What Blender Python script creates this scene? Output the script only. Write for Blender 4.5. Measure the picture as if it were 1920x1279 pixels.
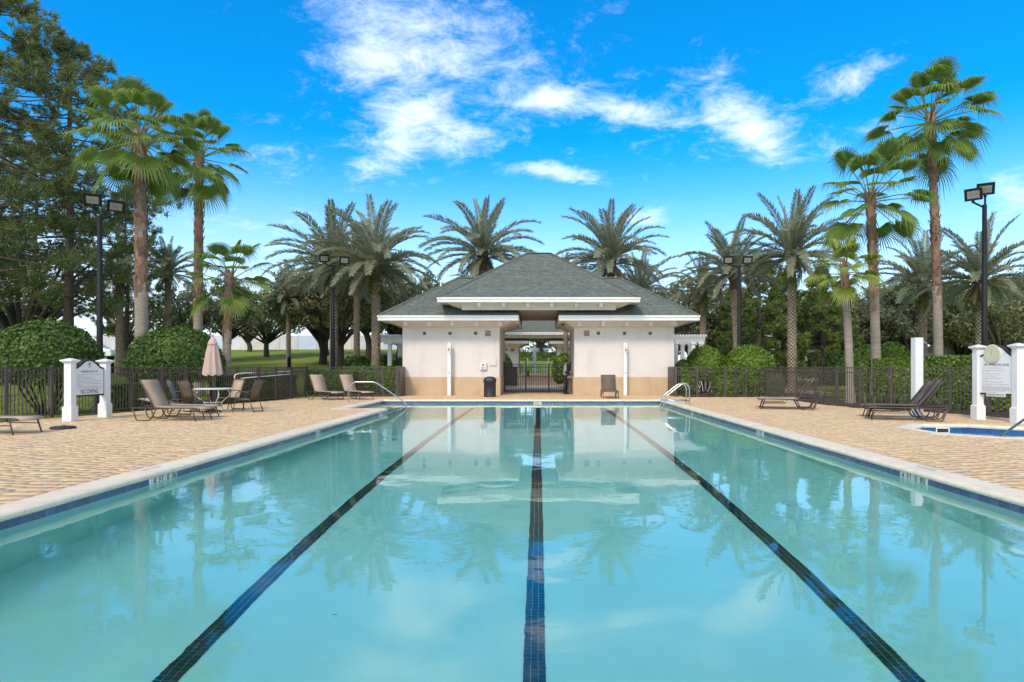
import bpy, bmesh, math, random
import numpy as np
from math import radians as RAD, sin, cos, pi, sqrt, atan2
from mathutils import Vector, Matrix

for o in list(bpy.data.objects):
    bpy.data.objects.remove(o)
SC = bpy.context.scene
COL = SC.collection
random.seed(7)
NPR = np.random.default_rng(11)

# ------------------------------------------------------------------ camera, sky, sun, exposure
CAMZ, F, VX, VY = 1.37, 1160.0, 1010.0, 688.0
cam_d = bpy.data.cameras.new('camera')
cam = bpy.data.objects.new('camera', cam_d); COL.objects.link(cam)
cam.location = (0, 0, CAMZ); cam.rotation_euler = (RAD(90), 0, 0)
cam_d.sensor_width = 36; cam_d.lens = 36 * F / 1920
cam_d.shift_x = -50 / 1920; cam_d.shift_y = 48.5 / 1920
cam_d.clip_end = 2000; cam_d.clip_start = .05
SC.camera = cam

SUN_EL, SUN_AZ = 43, 203          # azimuth from +Y clockwise: behind the camera, a little to the left
SKY_STRENGTH = 0.105
EXPOSURE = 0.9
SUN_STRENGTH = 1.5

W = bpy.data.worlds.new('World'); SC.world = W; W.use_nodes = True

def build_world():
    nt = W.node_tree; N = nt.nodes; L = nt.links; N.clear()
    def n(t, **k):
        x = N.new(t)
        for a, b in k.items(): setattr(x, a, b)
        return x
    def m(op, a, b=None, c=None, clamp=False):
        x = n('ShaderNodeMath', operation=op); x.use_clamp = clamp
        for i, v in enumerate((a, b, c)):
            if v is None: continue
            if hasattr(v, 'is_output') or isinstance(v, bpy.types.NodeSocket): L.new(v, x.inputs[i])
            else: x.inputs[i].default_value = v
        return x.outputs[0]
    out = n('ShaderNodeOutputWorld'); bg = n('ShaderNodeBackground')
    sky = n('ShaderNodeTexSky', sky_type='NISHITA')
    sky.sun_disc = False; sky.sun_elevation = RAD(SUN_EL); sky.sun_rotation = RAD(SUN_AZ)
    sky.air_density = 1.0; sky.dust_density = .35; sky.ozone_density = 3.0
    tint = n('ShaderNodeMix', data_type='RGBA', blend_type='MULTIPLY'); tint.inputs[0].default_value = 1
    tint.inputs[7].default_value = (0.02, 0.90, 1.42, 1)
    L.new(sky.outputs[0], tint.inputs[6])
    tc = n('ShaderNodeTexCoord'); sep = n('ShaderNodeSeparateXYZ'); L.new(tc.outputs['Generated'], sep.inputs[0])
    x, y, z = sep.outputs
    # paler towards the horizon, all the way round
    hzn = n('ShaderNodeMapRange', interpolation_type='SMOOTHSTEP'); L.new(z, hzn.inputs[0])
    hzn.inputs[1].default_value = .02; hzn.inputs[2].default_value = .36; hzn.inputs[3].default_value = 1; hzn.inputs[4].default_value = 0; hz = m('POWER', hzn.outputs[0], 1.3)
    pale = n('ShaderNodeMix', data_type='RGBA'); L.new(m('MULTIPLY', hz, .94), pale.inputs[0])
    L.new(tint.outputs[2], pale.inputs[6]); pale.inputs[7].default_value = (5.9, 6.6, 7.0, 1)
    # clouds: noise on the plane z = 1 above the viewer, so they shrink towards the horizon
    iz = m('DIVIDE', 1, m('ADD', m('MAXIMUM', z, 0), .22))
    comb = n('ShaderNodeCombineXYZ'); L.new(m('MULTIPLY', x, iz), comb.inputs[0]); L.new(m('MULTIPLY', y, iz), comb.inputs[1])
    mp = n('ShaderNodeMapping'); mp.inputs['Rotation'].default_value = (0, 0, RAD(38)); mp.inputs['Scale'].default_value = (1.0, 1.2, 1)
    L.new(comb.outputs[0], mp.inputs[0])
    def noise(scale, detail, rough, src, dist=0.0, w=0):
        q = n('ShaderNodeTexNoise', noise_dimensions='4D'); q.inputs['Scale'].default_value = scale; q.inputs['Detail'].default_value = detail
        q.inputs['Roughness'].default_value = rough; q.inputs['Distortion'].default_value = dist; q.inputs['W'].default_value = w
        L.new(src, q.inputs['Vector']); return q.outputs[0]
    fine = noise(8.0, 11, .72, mp.outputs[0], .45, 2.3)
    mid = noise(1.7, 4, .55, mp.outputs[0], .3, 7.1)
    # the clouds in view, each at its own bearing (u) and height (v) in front of the viewer
    yy = m('MAXIMUM', y, .02)
    u, v = m('DIVIDE', x, yy), m('DIVIDE', z, yy)
    front = m('MULTIPLY', m('SUBTRACT', y, .15), 5, clamp=True)
    def blob(px, py, sx, sy, ang, amp):
        u0, v0 = (px - VX) / F, (VY - py) / F
        su, sv = sx / F, sy / F
        du, dv = m('SUBTRACT', u, u0), m('SUBTRACT', v, v0)
        ca, sa = cos(RAD(ang)), sin(RAD(ang))
        a = m('ADD', m('MULTIPLY', du, ca / su), m('MULTIPLY', dv, sa / su))
        b = m('SUBTRACT', m('MULTIPLY', dv, ca / sv), m('MULTIPLY', du, sa / sv))
        d = m('ADD', m('MULTIPLY', a, a), m('MULTIPLY', b, b))
        return m('MULTIPLY', m('EXPONENT', m('MULTIPLY', d, -1)), amp)
    blobs = None
    for B in [(830, 20, 290, 150, -15, .36), (760, 190, 150, 120, -50, .30), (900, 140, 190, 90, -15, .18), (735, 285, 90, 50, 35, .44),
              (860, 255, 150, 40, -20, .28), (1010, 190, 260, 130, -10, .10), (640, 60, 110, 130, 20, .16), (1390, 110, 300, 110, 15, .08), (1035, 184, 42, 24, 0, .60), (1175, 208, 110, 26, -8, .62), (1375, 210, 95, 55, -38, .56),
              (1435, 260, 70, 45, -35, .46), (1590, 155, 110, 34, 28, .62), (1050, 325, 70, 18, -8, .70), (1215, 405, 50, 24, 0, .65),
              (1640, 250, 130, 35, 15, .48), (1905, 360, 80, 55, 10, .60), (520, 300, 140, 70, 0, .34), (560, 440, 220, 60, 0, .34), (20, 520, 260, 120, 0, .5),
              (1250, 300, 160, 60, 0, .16)]:
        q = blob(*B); blobs = q if blobs is None else m('ADD', blobs, q)
    blobs = m('MULTIPLY', blobs, front)
    # out of view, dense cloud of the same stuff added to lift the shadows
    rest = m('MULTIPLY', m('SUBTRACT', 1, front), .78)
    dens = m('ADD', m('ADD', blobs, rest), m('ADD', m('MULTIPLY', m('SUBTRACT', fine, .5), 1.75), m('MULTIPLY', m('SUBTRACT', mid, .5), .35)))
    cov = n('ShaderNodeMapRange', interpolation_type='SMOOTHSTEP'); L.new(dens, cov.inputs[0])
    cov.inputs[1].default_value = .22; cov.inputs[2].default_value = 1.02; cov.inputs[3].default_value = 0; cov.inputs[4].default_value = .73
    cl = n('ShaderNodeMix', data_type='RGBA'); L.new(cov.outputs[0], cl.inputs[0])
    L.new(pale.outputs[2], cl.inputs[6]); cl.inputs[7].default_value = (7.2, 7.6, 7.9, 1)
    L.new(cl.outputs[2], bg.inputs[0]); bg.inputs[1].default_value = SKY_STRENGTH
    L.new(bg.outputs[0], out.inputs[0])
build_world()

sun_d = bpy.data.lights.new('sun', 'SUN'); sun_d.energy = SUN_STRENGTH; sun_d.angle = RAD(14); sun_d.color = (1, .885, .72)
sun = bpy.data.objects.new('sun', sun_d); COL.objects.link(sun)
_az, _el = RAD(SUN_AZ), RAD(SUN_EL)
_sd = Vector((sin(_az) * cos(_el), cos(_az) * cos(_el), sin(_el)))
sun.rotation_euler = _sd.to_track_quat('Z', 'Y').to_euler()
SC.view_settings.view_transform = 'Standard'; SC.view_settings.look = 'None'
SC.view_settings.exposure = EXPOSURE; SC.view_settings.gamma = 1; SC.view_settings.use_curve_mapping = False
SC.cycles.max_bounces = 10; SC.cycles.diffuse_bounces = 4; SC.cycles.caustics_refractive = True; SC.cycles.caustics_reflective = True
SC.cycles.use_denoising = True; SC.cycles.sample_clamp_indirect = 6

# ------------------------------------------------------------------ helpers
def at(px, py, Y):
    """the place that shows at a pixel of the photograph when it stands Y metres away"""
    return Vector(((px - VX) / F * Y, Y, CAMZ + (VY - py) / F * Y))

def X_at(px, Y): return (px - VX) / F * Y

def tag(o, label=None, cat=None, group=None, kind=None):
    if label: o['label'] = label
    if cat: o['category'] = cat
    if group: o['group'] = group
    if kind: o['kind'] = kind
    return o

def empty(name, loc, label, cat, group=None, rz=0.0, sc=1.0):
    o = bpy.data.objects.new(name, None); COL.objects.link(o)
    o.location = loc; o.rotation_euler = (0, 0, rz); o.scale = (sc, sc, sc)
    o.empty_display_size = .2
    return tag(o, label, cat, group)

def link(name, me, parent=None, loc=(0, 0, 0), rot=(0, 0, 0), sc=(1, 1, 1)):
    o = bpy.data.objects.new(name, me); COL.objects.link(o)
    o.parent = parent; o.location = loc; o.rotation_euler = rot; o.scale = sc
    return o

def children_of(o): return list(o.children)

def copy_tree(o, parent=None):
    c = o.copy(); COL.objects.link(c); c.parent = parent
    for ch in children_of(o): copy_tree(ch, c)
    return c

def np_mesh(name, V, Q, mat, smooth=False):
    """V (n,3), Q (k,3 or 4) -> mesh"""
    V = np.asarray(V, dtype=np.float32); Q = np.asarray(Q, dtype=np.int32)
    me = bpy.data.meshes.new(name); k = Q.shape[1]
    me.vertices.add(len(V)); me.vertices.foreach_set('co', V.ravel())
    me.loops.add(Q.size); me.loops.foreach_set('vertex_index', Q.ravel())
    me.polygons.add(len(Q)); me.polygons.foreach_set('loop_start', np.arange(0, Q.size, k, dtype=np.int32))
    me.polygons.foreach_set('loop_total', np.full(len(Q), k, dtype=np.int32))
    if smooth: me.polygons.foreach_set('use_smooth', np.ones(len(Q), dtype=bool))
    me.update(calc_edges=True); me.validate()
    if mat: me.materials.append(mat)
    return me

class MB:
    def __init__(s): s.v = []; s.f = []; s.m = []; s.mi = 0
    def add(s, vs, fs):
        b = len(s.v); s.v += [tuple(p) for p in vs]; s.f += [tuple(b + i for i in f) for f in fs]; s.m += [s.mi] * len(fs); return s
    def box(s, x0, x1, y0, y1, z0, z1):
        if x0 > x1: x0, x1 = x1, x0
        if y0 > y1: y0, y1 = y1, y0
        return s.add([(x0,y0,z0),(x1,y0,z0),(x1,y1,z0),(x0,y1,z0),(x0,y0,z1),(x1,y0,z1),(x1,y1,z1),(x0,y1,z1)],
                     [(0,3,2,1),(4,5,6,7),(0,1,5,4),(1,2,6,5),(2,3,7,6),(3,0,4,7)])
    def frustum(s, r0, r1, z0, z1, caps=True):
        """r = (x0,x1,y0,y1) at z0 and z1"""
        a, b = r0, r1
        f = [(0,1,5,4),(1,2,6,5),(2,3,7,6),(3,0,4,7)]
        if caps: f += [(0,3,2,1),(4,5,6,7)]
        return s.add([(a[0],a[2],z0),(a[1],a[2],z0),(a[1],a[3],z0),(a[0],a[3],z0),(b[0],b[2],z1),(b[1],b[2],z1),(b[1],b[3],z1),(b[0],b[3],z1)], f)
    def tube(s, pts, r, n=8, closed=False):
        pts = [Vector(p) for p in pts]; R = r if hasattr(r, '__len__') else [r] * len(pts)
        vs, fs = [], []; up = None
        for i, p in enumerate(pts):
            t = (pts[min(i + 1, len(pts) - 1)] - pts[max(i - 1, 0)])
            t = t.normalized() if t.length > 1e-9 else Vector((0, 0, 1))
            if up is None: up = Vector((0, 0, 1)) if abs(t.z) < .9 else Vector((1, 0, 0))
            a = t.cross(up)
            if a.length < 1e-5: a = t.orthogonal()
            a.normalize(); b = a.cross(t).normalized(); up = b
            for k in range(n):
                q = 2 * pi * k / n; vs.append(p + (a * cos(q) + b * sin(q)) * R[i])
        for i in range(len(pts) - 1):
            for k in range(n):
                k2 = (k + 1) % n; fs.append((i*n+k, i*n+k2, (i+1)*n+k2, (i+1)*n+k))
        fs.append(tuple(range(n))[::-1]); fs.append(tuple((len(pts)-1)*n + k for k in range(n)))
        return s.add(vs, fs)
    def lathe(s, prof, n=20, c=(0, 0, 0), cap=True):
        vs, fs = [], []
        for r, z in prof:
            for k in range(n): vs.append((c[0] + r*cos(2*pi*k/n), c[1] + r*sin(2*pi*k/n), c[2] + z))
        for i in range(len(prof) - 1):
            for k in range(n):
                k2 = (k+1) % n; fs.append((i*n+k, i*n+k2, (i+1)*n+k2, (i+1)*n+k))
        if cap:
            fs.append(tuple(range(n))[::-1]); fs.append(tuple((len(prof)-1)*n + k for k in range(n)))
        return s.add(vs, fs)
    def prism(s, poly, axis, a0, a1):
        """poly of 2-D points extruded along axis ('x','y','z') from a0 to a1"""
        n = len(poly)
        def P(p, a): return (a, p[0], p[1]) if axis == 'x' else ((p[0], a, p[1]) if axis == 'y' else (p[0], p[1], a))
        return s.add([P(p, a0) for p in poly] + [P(p, a1) for p in poly],
                     [tuple(range(n))[::-1], tuple(n + i for i in range(n))] + [(i, (i+1) % n, n + (i+1) % n, n + i) for i in range(n)])
    def mesh(s, name, mats, smooth=False, fix=True):
        me = bpy.data.meshes.new(name); me.from_pydata(s.v, [], s.f)
        if not isinstance(mats, (list, tuple)): mats = [mats]
        for q in mats: me.materials.append(q)
        if len(mats) > 1: me.polygons.foreach_set('material_index', s.m)
        if fix:
            b = bmesh.new(); b.from_mesh(me); bmesh.ops.recalc_face_normals(b, faces=b.faces); b.to_mesh(me); b.free()
        if smooth: me.polygons.foreach_set('use_smooth', [True] * len(me.polygons))
        me.update(); return me
    def build(s, name, mat, parent=None, smooth=False, bev=0, loc=(0,0,0), rot=(0,0,0), fix=True):
        o = link(name, s.mesh(name, mat, smooth, fix), parent, loc, rot)
        if bev:
            b = o.modifiers.new('bevel', 'BEVEL'); b.width = bev; b.segments = 2; b.limit_method = 'ANGLE'
        return o

def smoothpath(pts, k=6):
    """Catmull-Rom through the points"""
    P = [Vector(p) for p in pts]; P = [P[0]*2 - P[1]] + P + [P[-1]*2 - P[-2]]; out = []
    for i in range(1, len(P) - 2):
        for j in range(k):
            t = j / k; a, b, c, d = P[i-1], P[i], P[i+1], P[i+2]
            out.append(.5*((2*b) + (c-a)*t + (2*a-5*b+4*c-d)*t*t + (3*b-a-3*c+d)*t**3))
    out.append(P[-2]); return out

def bendpath(pts, r=.08, k=5):
    """straight runs with rounded bends"""
    P = [Vector(p) for p in pts]; out = [P[0]]
    for i in range(1, len(P) - 1):
        a = (P[i-1] - P[i]); b = (P[i+1] - P[i]); q = min(r, a.length*.45, b.length*.45)
        s, e = P[i] + a.normalized()*q, P[i] + b.normalized()*q
        for j in range(k + 1):
            t = j / k; out.append(s*(1-t)**2 + P[i]*2*t*(1-t) + e*t*t)
    out.append(P[-1]); return out

def inside(poly, x, y):
    x = np.asarray(x); y = np.asarray(y); c = np.zeros(x.shape, bool); n = len(poly)
    for i in range(n):
        x1, y1 = poly[i]; x2, y2 = poly[(i+1) % n]
        if y1 == y2: continue
        k = ((y1 > y) != (y2 > y)) & (x < (x2-x1)*(y-y1)/(y2-y1) + x1); c ^= k
    return c

def edge_dist(poly, x, y):
    d = np.full(np.shape(x), 1e9); n = len(poly)
    for i in range(n):
        x1, y1 = poly[i]; x2, y2 = poly[(i+1) % n]; L2 = (x2-x1)**2 + (y2-y1)**2
        t = np.clip(((x-x1)*(x2-x1) + (y-y1)*(y2-y1))/L2, 0, 1)
        d = np.minimum(d, np.hypot(x-(x1+t*(x2-x1)), y-(y1+t*(y2-y1))))
    return d

def text_mesh(s, size, mat, align='CENTER', ext=.0015, squeeze=1.0, spacing=1.0):
    cu = bpy.data.curves.new('t', 'FONT'); cu.body = s; cu.size = size; cu.extrude = ext; cu.align_x = align; cu.align_y = 'CENTER'
    cu.resolution_u = 3; cu.space_character = spacing
    o = bpy.data.objects.new('t', cu); COL.objects.link(o)
    bpy.context.view_layer.update()
    me = bpy.data.meshes.new_from_object(o.evaluated_get(bpy.context.evaluated_depsgraph_get()))
    bpy.data.objects.remove(o); bpy.data.curves.remove(cu)
    me.materials.clear(); me.materials.append(mat)
    if squeeze != 1.0: me.transform(Matrix.Diagonal((squeeze, 1, 1, 1)))
    return me

# ------------------------------------------------------------------ materials
def pmat(name, c1, c2=None, scale=4.0, rough=.7, metal=0.0, island=0.0, objrand=0.0, bump=0.0, bscale=None, detail=5, ramp=None,
         trans=0.0, spec=.5, stretch=(1,1,1), coat=0.0, dirt=None):
    """c1/c2 mixed by noise; ramp = list of colours picked by a random number per piece; island/objrand = brightness spread per piece"""
    M = bpy.data.materials.new(name); M.use_nodes = True; nt = M.node_tree; N = nt.nodes; L = nt.links
    b = N['Principled BSDF']; out = N['Material Output']
    b.inputs['Roughness'].default_value = rough; b.inputs['Metallic'].default_value = metal; b.inputs['Specular IOR Level'].default_value = spec
    b.inputs['Coat Weight'].default_value = coat
    tc = N.new('ShaderNodeTexCoord'); mp = N.new('ShaderNodeMapping'); mp.inputs['Scale'].default_value = stretch
    L.new(tc.outputs['Object'], mp.inputs[0])
    rnd = None
    if island or objrand or ramp:
        g = N.new('ShaderNodeNewGeometry'); oi = N.new('ShaderNodeObjectInfo')
        a = N.new('ShaderNodeMath'); a.operation = 'ADD'; L.new(g.outputs['Random Per Island'], a.inputs[0]); L.new(oi.outputs['Random'], a.inputs[1])
        fr = N.new('ShaderNodeMath'); fr.operation = 'FRACT'; L.new(a.outputs[0], fr.inputs[0]); rnd = fr.outputs[0]
    col = None
    if ramp:
        r = N.new('ShaderNodeValToRGB'); e = r.color_ramp.elements; r.color_ramp.interpolation = 'LINEAR'
        while len(e) < len(ramp): e.new(.5)
        for i, c in enumerate(ramp): e[i].position = i/(len(ramp)-1); e[i].color = (*c, 1)
        L.new(rnd, r.inputs[0]); col = r.outputs[0]
    if c2 is not None or col is None:
        nz = N.new('ShaderNodeTexNoise'); nz.inputs['Scale'].default_value = scale; nz.inputs['Detail'].default_value = detail; nz.inputs['Roughness'].default_value = .6
        L.new(mp.outputs[0], nz.inputs['Vector'])
        if col is None:
            mr = N.new('ShaderNodeMapRange'); L.new(nz.outputs[0], mr.inputs[0]); mr.inputs[1].default_value = .32; mr.inputs[2].default_value = .68
            mx = N.new('ShaderNodeMix'); mx.data_type = 'RGBA'; L.new(mr.outputs[0], mx.inputs[0])
            mx.inputs[6].default_value = (*c1, 1); mx.inputs[7].default_value = (*(c2 or c1), 1); col = mx.outputs[2]
        else:
            mx = N.new('ShaderNodeMix'); mx.data_type = 'RGBA'; mx.blend_type = 'MULTIPLY'
            mr = N.new('ShaderNodeMapRange'); L.new(nz.outputs[0], mr.inputs[0]); mr.inputs[1].default_value = .3; mr.inputs[2].default_value = .7; mr.inputs[3].default_value = .72; mr.inputs[4].default_value = 1.15
            L.new(col, mx.inputs[6]); L.new(mr.outputs[0], mx.inputs[7]); mx.inputs[0].default_value = 1; col = mx.outputs[2]
    sp = max(island, objrand)
    if sp and not ramp:
        hs = N.new('ShaderNodeHueSaturation'); mr = N.new('ShaderNodeMapRange'); L.new(rnd, mr.inputs[0])
        mr.inputs[3].default_value = 1 - sp; mr.inputs[4].default_value = 1 + sp; L.new(mr.outputs[0], hs.inputs['Value'])
        mr2 = N.new('ShaderNodeMapRange'); L.new(rnd, mr2.inputs[0]); mr2.inputs[3].default_value = .5 + sp*.03; mr2.inputs[4].default_value = .5 - sp*.03
        L.new(mr2.outputs[0], hs.inputs['Hue']); L.new(col, hs.inputs['Color']); col = hs.outputs[0]
    if dirt:
        dc, dscale, lo, hi, dstretch = dirt
        m2 = N.new('ShaderNodeMapping'); m2.inputs['Scale'].default_value = dstretch; L.new(tc.outputs['Object'], m2.inputs[0])
        nz2 = N.new('ShaderNodeTexNoise'); nz2.inputs['Scale'].default_value = dscale; nz2.inputs['Detail'].default_value = 7; nz2.inputs['Roughness'].default_value = .65; L.new(m2.outputs[0], nz2.inputs['Vector'])
        mr = N.new('ShaderNodeMapRange'); L.new(nz2.outputs[0], mr.inputs[0]); mr.inputs[1].default_value = lo; mr.inputs[2].default_value = hi
        mx = N.new('ShaderNodeMix'); mx.data_type = 'RGBA'; L.new(mr.outputs[0], mx.inputs[0]); L.new(col, mx.inputs[6]); mx.inputs[7].default_value = (*dc, 1); col = mx.outputs[2]
    L.new(col, b.inputs['Base Color'])
    if bump:
        nb = N.new('ShaderNodeTexNoise'); nb.inputs['Scale'].default_value = bscale or scale*6; nb.inputs['Detail'].default_value = 4; L.new(mp.outputs[0], nb.inputs['Vector'])
        bp = N.new('ShaderNodeBump'); bp.inputs['Strength'].default_value = bump; bp.inputs['Distance'].default_value = .02; L.new(nb.outputs[0], bp.inputs['Height']); L.new(bp.outputs[0], b.inputs['Normal'])
    if trans:
        t = N.new('ShaderNodeBsdfTranslucent'); ms = N.new('ShaderNodeMixShader'); ms.inputs[0].default_value = trans
        L.new(col, t.inputs[0]); L.new(b.outputs[0], ms.inputs[1]); L.new(t.outputs[0], ms.inputs[2]); L.new(ms.outputs[0], out.inputs[0])
    return M

M = {}
M['wall'] = pmat('cream_stucco', (.735, .665, .615), (.695, .62, .57), 1.3, .85, bump=.2, bscale=60, dirt=((.57, .48, .41), 1.3, .52, .95, (1, 1, .25)))
M['plinth'] = pmat('tan_stucco', (.60, .43, .27), (.54, .38, .235), 1.6, .85, bump=.2, bscale=60, dirt=((.37, .265, .17), 1.6, .50, .95, (1, 1, .3)))
M['trim'] = pmat('white_trim', (.80, .78, .74), (.75, .73, .69), 2.0, .55, dirt=((.55, .52, .46), 2.0, .62, 1.0, (1, 1, .3)))
M['frieze'] = pmat('cream_frieze', (.72, .68, .61), (.68, .63, .56), 2.0, .7)
M['ceiling'] = pmat('brown_ceiling', (.36, .31, .26), (.30, .26, .22), 3, .8)
M['shingle'] = pmat('shingle', None or (.1,.1,.1), (.1,.1,.1), 5, .9, ramp=[(.125,.138,.114),(.155,.168,.142),(.135,.149,.125),(.168,.181,.154),(.140,.154,.128)], bump=.3, bscale=120, spec=.2)
M['underlay'] = pmat('roof_underlay', (.07,.08,.07), (.09,.1,.09), 4, .9)
M['white'] = pmat('white_paint', (.80, .79, .77), (.76, .75, .73), 3, .4, dirt=((.6,.58,.53), 4, .62, 1.0, (1,1,.3)))
M['black'] = pmat('black_metal', (.016, .016, .018), (.024, .023, .024), 6, .42)
M['pole'] = pmat('black_pole_paint', (.012, .012, .013), (.016, .016, .017), 6, .6, spec=.25)
M['bronze'] = pmat('bronze_fence_paint', (.070, .053, .046), (.085, .066, .058), 5, .5, objrand=.10)
M['paver'] = pmat('tumbled_paver', (.5,.4,.3), (.5,.4,.3), 14, .82, ramp=[(.74,.485,.265),(.70,.455,.245),(.76,.525,.295),(.65,.435,.25),(.745,.485,.27),(.70,.475,.27),(.78,.545,.305),(.62,.435,.275)], bump=.35, bscale=45, spec=.3, dirt=((.40,.29,.205), .55, .56, 1.0, (1,1,1)))
M['joint'] = pmat('joint_sand', (.47,.32,.19), (.36,.26,.175), 20, .95)
M['coping'] = pmat('travertine_coping', (.80,.665,.49), (.72,.595,.43), 5, .6, objrand=.05, bump=.1, bscale=50, dirt=((.50,.47,.32), 5.0, .56, .95, (1,1,1)))
M['plaster'] = pmat('pool_plaster', (.88,.875,.81), (.83,.83,.76), 1.8, .75, dirt=((.68,.71,.58), .9, .50, .9, (.6,.6,2.2)))
M['bluetile'] = pmat('blue_tile', (.075,.110,.185), (.095,.13,.21), 9, .25, objrand=.16, island=.16)
M['spatile'] = pmat('spa_blue_tile', (.02,.085,.25), (.028,.11,.30), 7, .2, objrand=.14)
M['lanetile'] = pmat('black_lane_tile', (.016,.016,.019), (.024,.024,.026), 20, .35, objrand=.25, island=.25)
M['grout'] = pmat('grout', (.42,.45,.42), (.38,.4,.38), 12, .9)
M['marker'] = pmat('marker_tile', (.66,.65,.57), (.60,.60,.52), 9, .4)
M['ink'] = pmat('black_print', (.02,.02,.022), (.03,.03,.03), 9, .6)
M['grey_ink'] = pmat('grey_print', (.30,.29,.29), (.36,.35,.35), 9, .7)
M['steel'] = pmat('stainless_steel', (.58,.58,.57), (.50,.50,.49), 8, .24, metal=1.0)
M['sling'] = pmat('taupe_sling', (.48,.345,.235), (.43,.305,.205), 30, .8, objrand=.08, bump=.25, bscale=300)
M['darksling'] = pmat('brown_sling', (.15,.105,.078), (.125,.09,.068), 30, .8, bump=.25, bscale=300)
M['greysling'] = pmat('grey_sling', (.20,.185,.18), (.17,.155,.15), 30, .8, bump=.25, bscale=300)
M['frame'] = pmat('brown_frame', (.075,.052,.042), (.09,.065,.052), 8, .4)
M['greenwhite'] = pmat('aged_white_enamel', (.72,.71,.68), (.66,.65,.62), 8, .45)
M['umbrella'] = pmat('blush_canvas', (.56,.40,.335), (.50,.355,.30), 6, .9, bump=.15, bscale=200)
M['rubber'] = pmat('black_plastic', (.018,.018,.019), (.028,.028,.028), 12, .55)
M['lampglass'] = pmat('lamp_lens', (.30,.29,.24), (.20,.195,.165), 12, .15)
M['grille'] = pmat('vent_slate', (.13,.115,.10), (.10,.09,.08), 8, .7)
M['cream_dial'] = pmat('dial_face', (.62,.60,.40), (.58,.55,.37), 8, .6)
M['grass'] = pmat('lawn', (.20,.235,.035), (.15,.19,.028), .55, .95, bump=.5, bscale=30, detail=8, spec=.1, dirt=((.26,.27,.05), .13, .45, .75, (1,1,1)))
M['blade'] = pmat('grass_blade', (.17,.23,.03), (.13,.18,.025), 3, .8, island=.3, trans=.3)
M['oakleaf'] = pmat('oak_leaf', (.19,.205,.095), (.135,.155,.075), .8, .65, island=.38, trans=.32, spec=.3)
M['oakleaf2'] = pmat('olive_leaf', (.225,.23,.09), (.165,.175,.072), .8, .65, island=.38, trans=.32, spec=.3)
M['yellowleaf'] = pmat('autumn_leaf', (.16,.135,.035), (.115,.115,.03), .8, .7, island=.35, trans=.25)
M['pineleaf'] = pmat('pine_needle', (.225,.265,.095), (.150,.185,.070), .7, .65, island=.35, trans=.3, spec=.3)
M['cedarleaf'] = pmat('cedar_spray', (.215,.275,.065), (.14,.185,.05), .8, .7, island=.35, trans=.3, spec=.3)
M['bushleaf'] = pmat('topiary_leaf', (.180,.265,.028), (.12,.20,.022), 1.6, .5, island=.40, trans=.28, spec=.4)
M['bushdark'] = pmat('dark_topiary_leaf', (.100,.165,.020), (.058,.110,.016), 1.6, .5, island=.42, trans=.25, spec=.4)
M['hedgeleaf'] = pmat('hedge_leaf', (.160,.240,.025), (.10,.165,.02), 1.8, .55, island=.40, trans=.28)
M['bark'] = pmat('oak_bark', (.075,.06,.047), (.05,.04,.033), 5, .95, bump=.6, bscale=18, stretch=(1,1,.3))
M['pinebark'] = pmat('pine_bark', (.13,.09,.068), (.07,.052,.042), 5, .95, bump=.7, bscale=14, stretch=(1,1,.4))
M['datefrond'] = pmat('date_frond', (.40,.41,.27), (.31,.33,.215), .8, .6, island=.22, objrand=.20, trans=.45, spec=.2)
M['dryfrond'] = pmat('dry_frond', (.24,.17,.09), (.18,.13,.075), .8, .7, island=.25, objrand=.25, trans=.2)
M['fanfrond'] = pmat('fan_frond', (.28,.375,.09), (.21,.30,.07), 1.2, .5, island=.20, objrand=.22, trans=.5, spec=.3)
M['limefrond'] = pmat('lime_fan_frond', (.30,.36,.055), (.24,.31,.045), 1.2, .45, island=.18, objrand=.2, trans=.3, spec=.4)
M['petiole'] = pmat('petiole', (.17,.20,.06), (.13,.15,.05), 3, .5, objrand=.2)
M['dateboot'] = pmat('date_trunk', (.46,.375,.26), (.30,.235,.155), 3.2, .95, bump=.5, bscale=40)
M['datedark'] = pmat('date_boots_grooves', (.16,.105,.065), (.10,.068,.044), 5, .95, bump=.5, bscale=30)
M['rust'] = pmat('rusty_palm_bark', (.30,.165,.105), (.18,.115,.08), 5, .9, island=.3, bump=.5, bscale=30, stretch=(1,1,.6))
M['greyboot'] = pmat('grey_palm_bark', (.30,.24,.19), (.19,.15,.12), 5, .9, island=.3, bump=.5, bscale=30)
M['smoothtrunk'] = pmat('smooth_palm_trunk', (.36,.285,.225), (.26,.205,.16), 3, .9, bump=.35, bscale=26, stretch=(1,1,5))
M['fern'] = pmat('trunk_fern', (.12,.19,.012), (.08,.14,.012), 3, .6, island=.35, trans=.3)
M['mulch'] = pmat('mulch', (.085,.05,.032), (.05,.032,.022), 12, .95, bump=.8, bscale=40)
M['courtpaver'] = pmat('courtyard_paver', (.50,.35,.24), (.43,.295,.20), 5, .85, bump=.3, bscale=25)
M['stone'] = pmat('fountain_stone', (.52,.38,.25), (.45,.32,.21), 4, .8)
M['jet'] = pmat('spray', (.85,.87,.88), (.80,.83,.85), 6, .3, trans=.3)
M['skin'] = pmat('skin', (.36,.21,.14), (.33,.19,.125), 8, .55)
M['shirt'] = pmat('grey_blue_shirt', (.33,.34,.40), (.29,.30,.36), 10, .9)
M['cloth_black'] = pmat('black_cloth', (.014,.014,.018), (.02,.02,.024), 10, .9)
M['hair'] = pmat('black_hair', (.010,.008,.007), (.014,.011,.010), 30, .5)
M['glassdark'] = pmat('window_glass', (.035,.04,.045), (.05,.055,.06), 2, .08)
M['beige'] = pmat('beige_siding', (.48,.36,.24), (.43,.32,.215), 2, .85)
M['greysiding'] = pmat('grey_siding', (.42,.40,.36), (.37,.355,.32), 2, .85)
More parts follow.
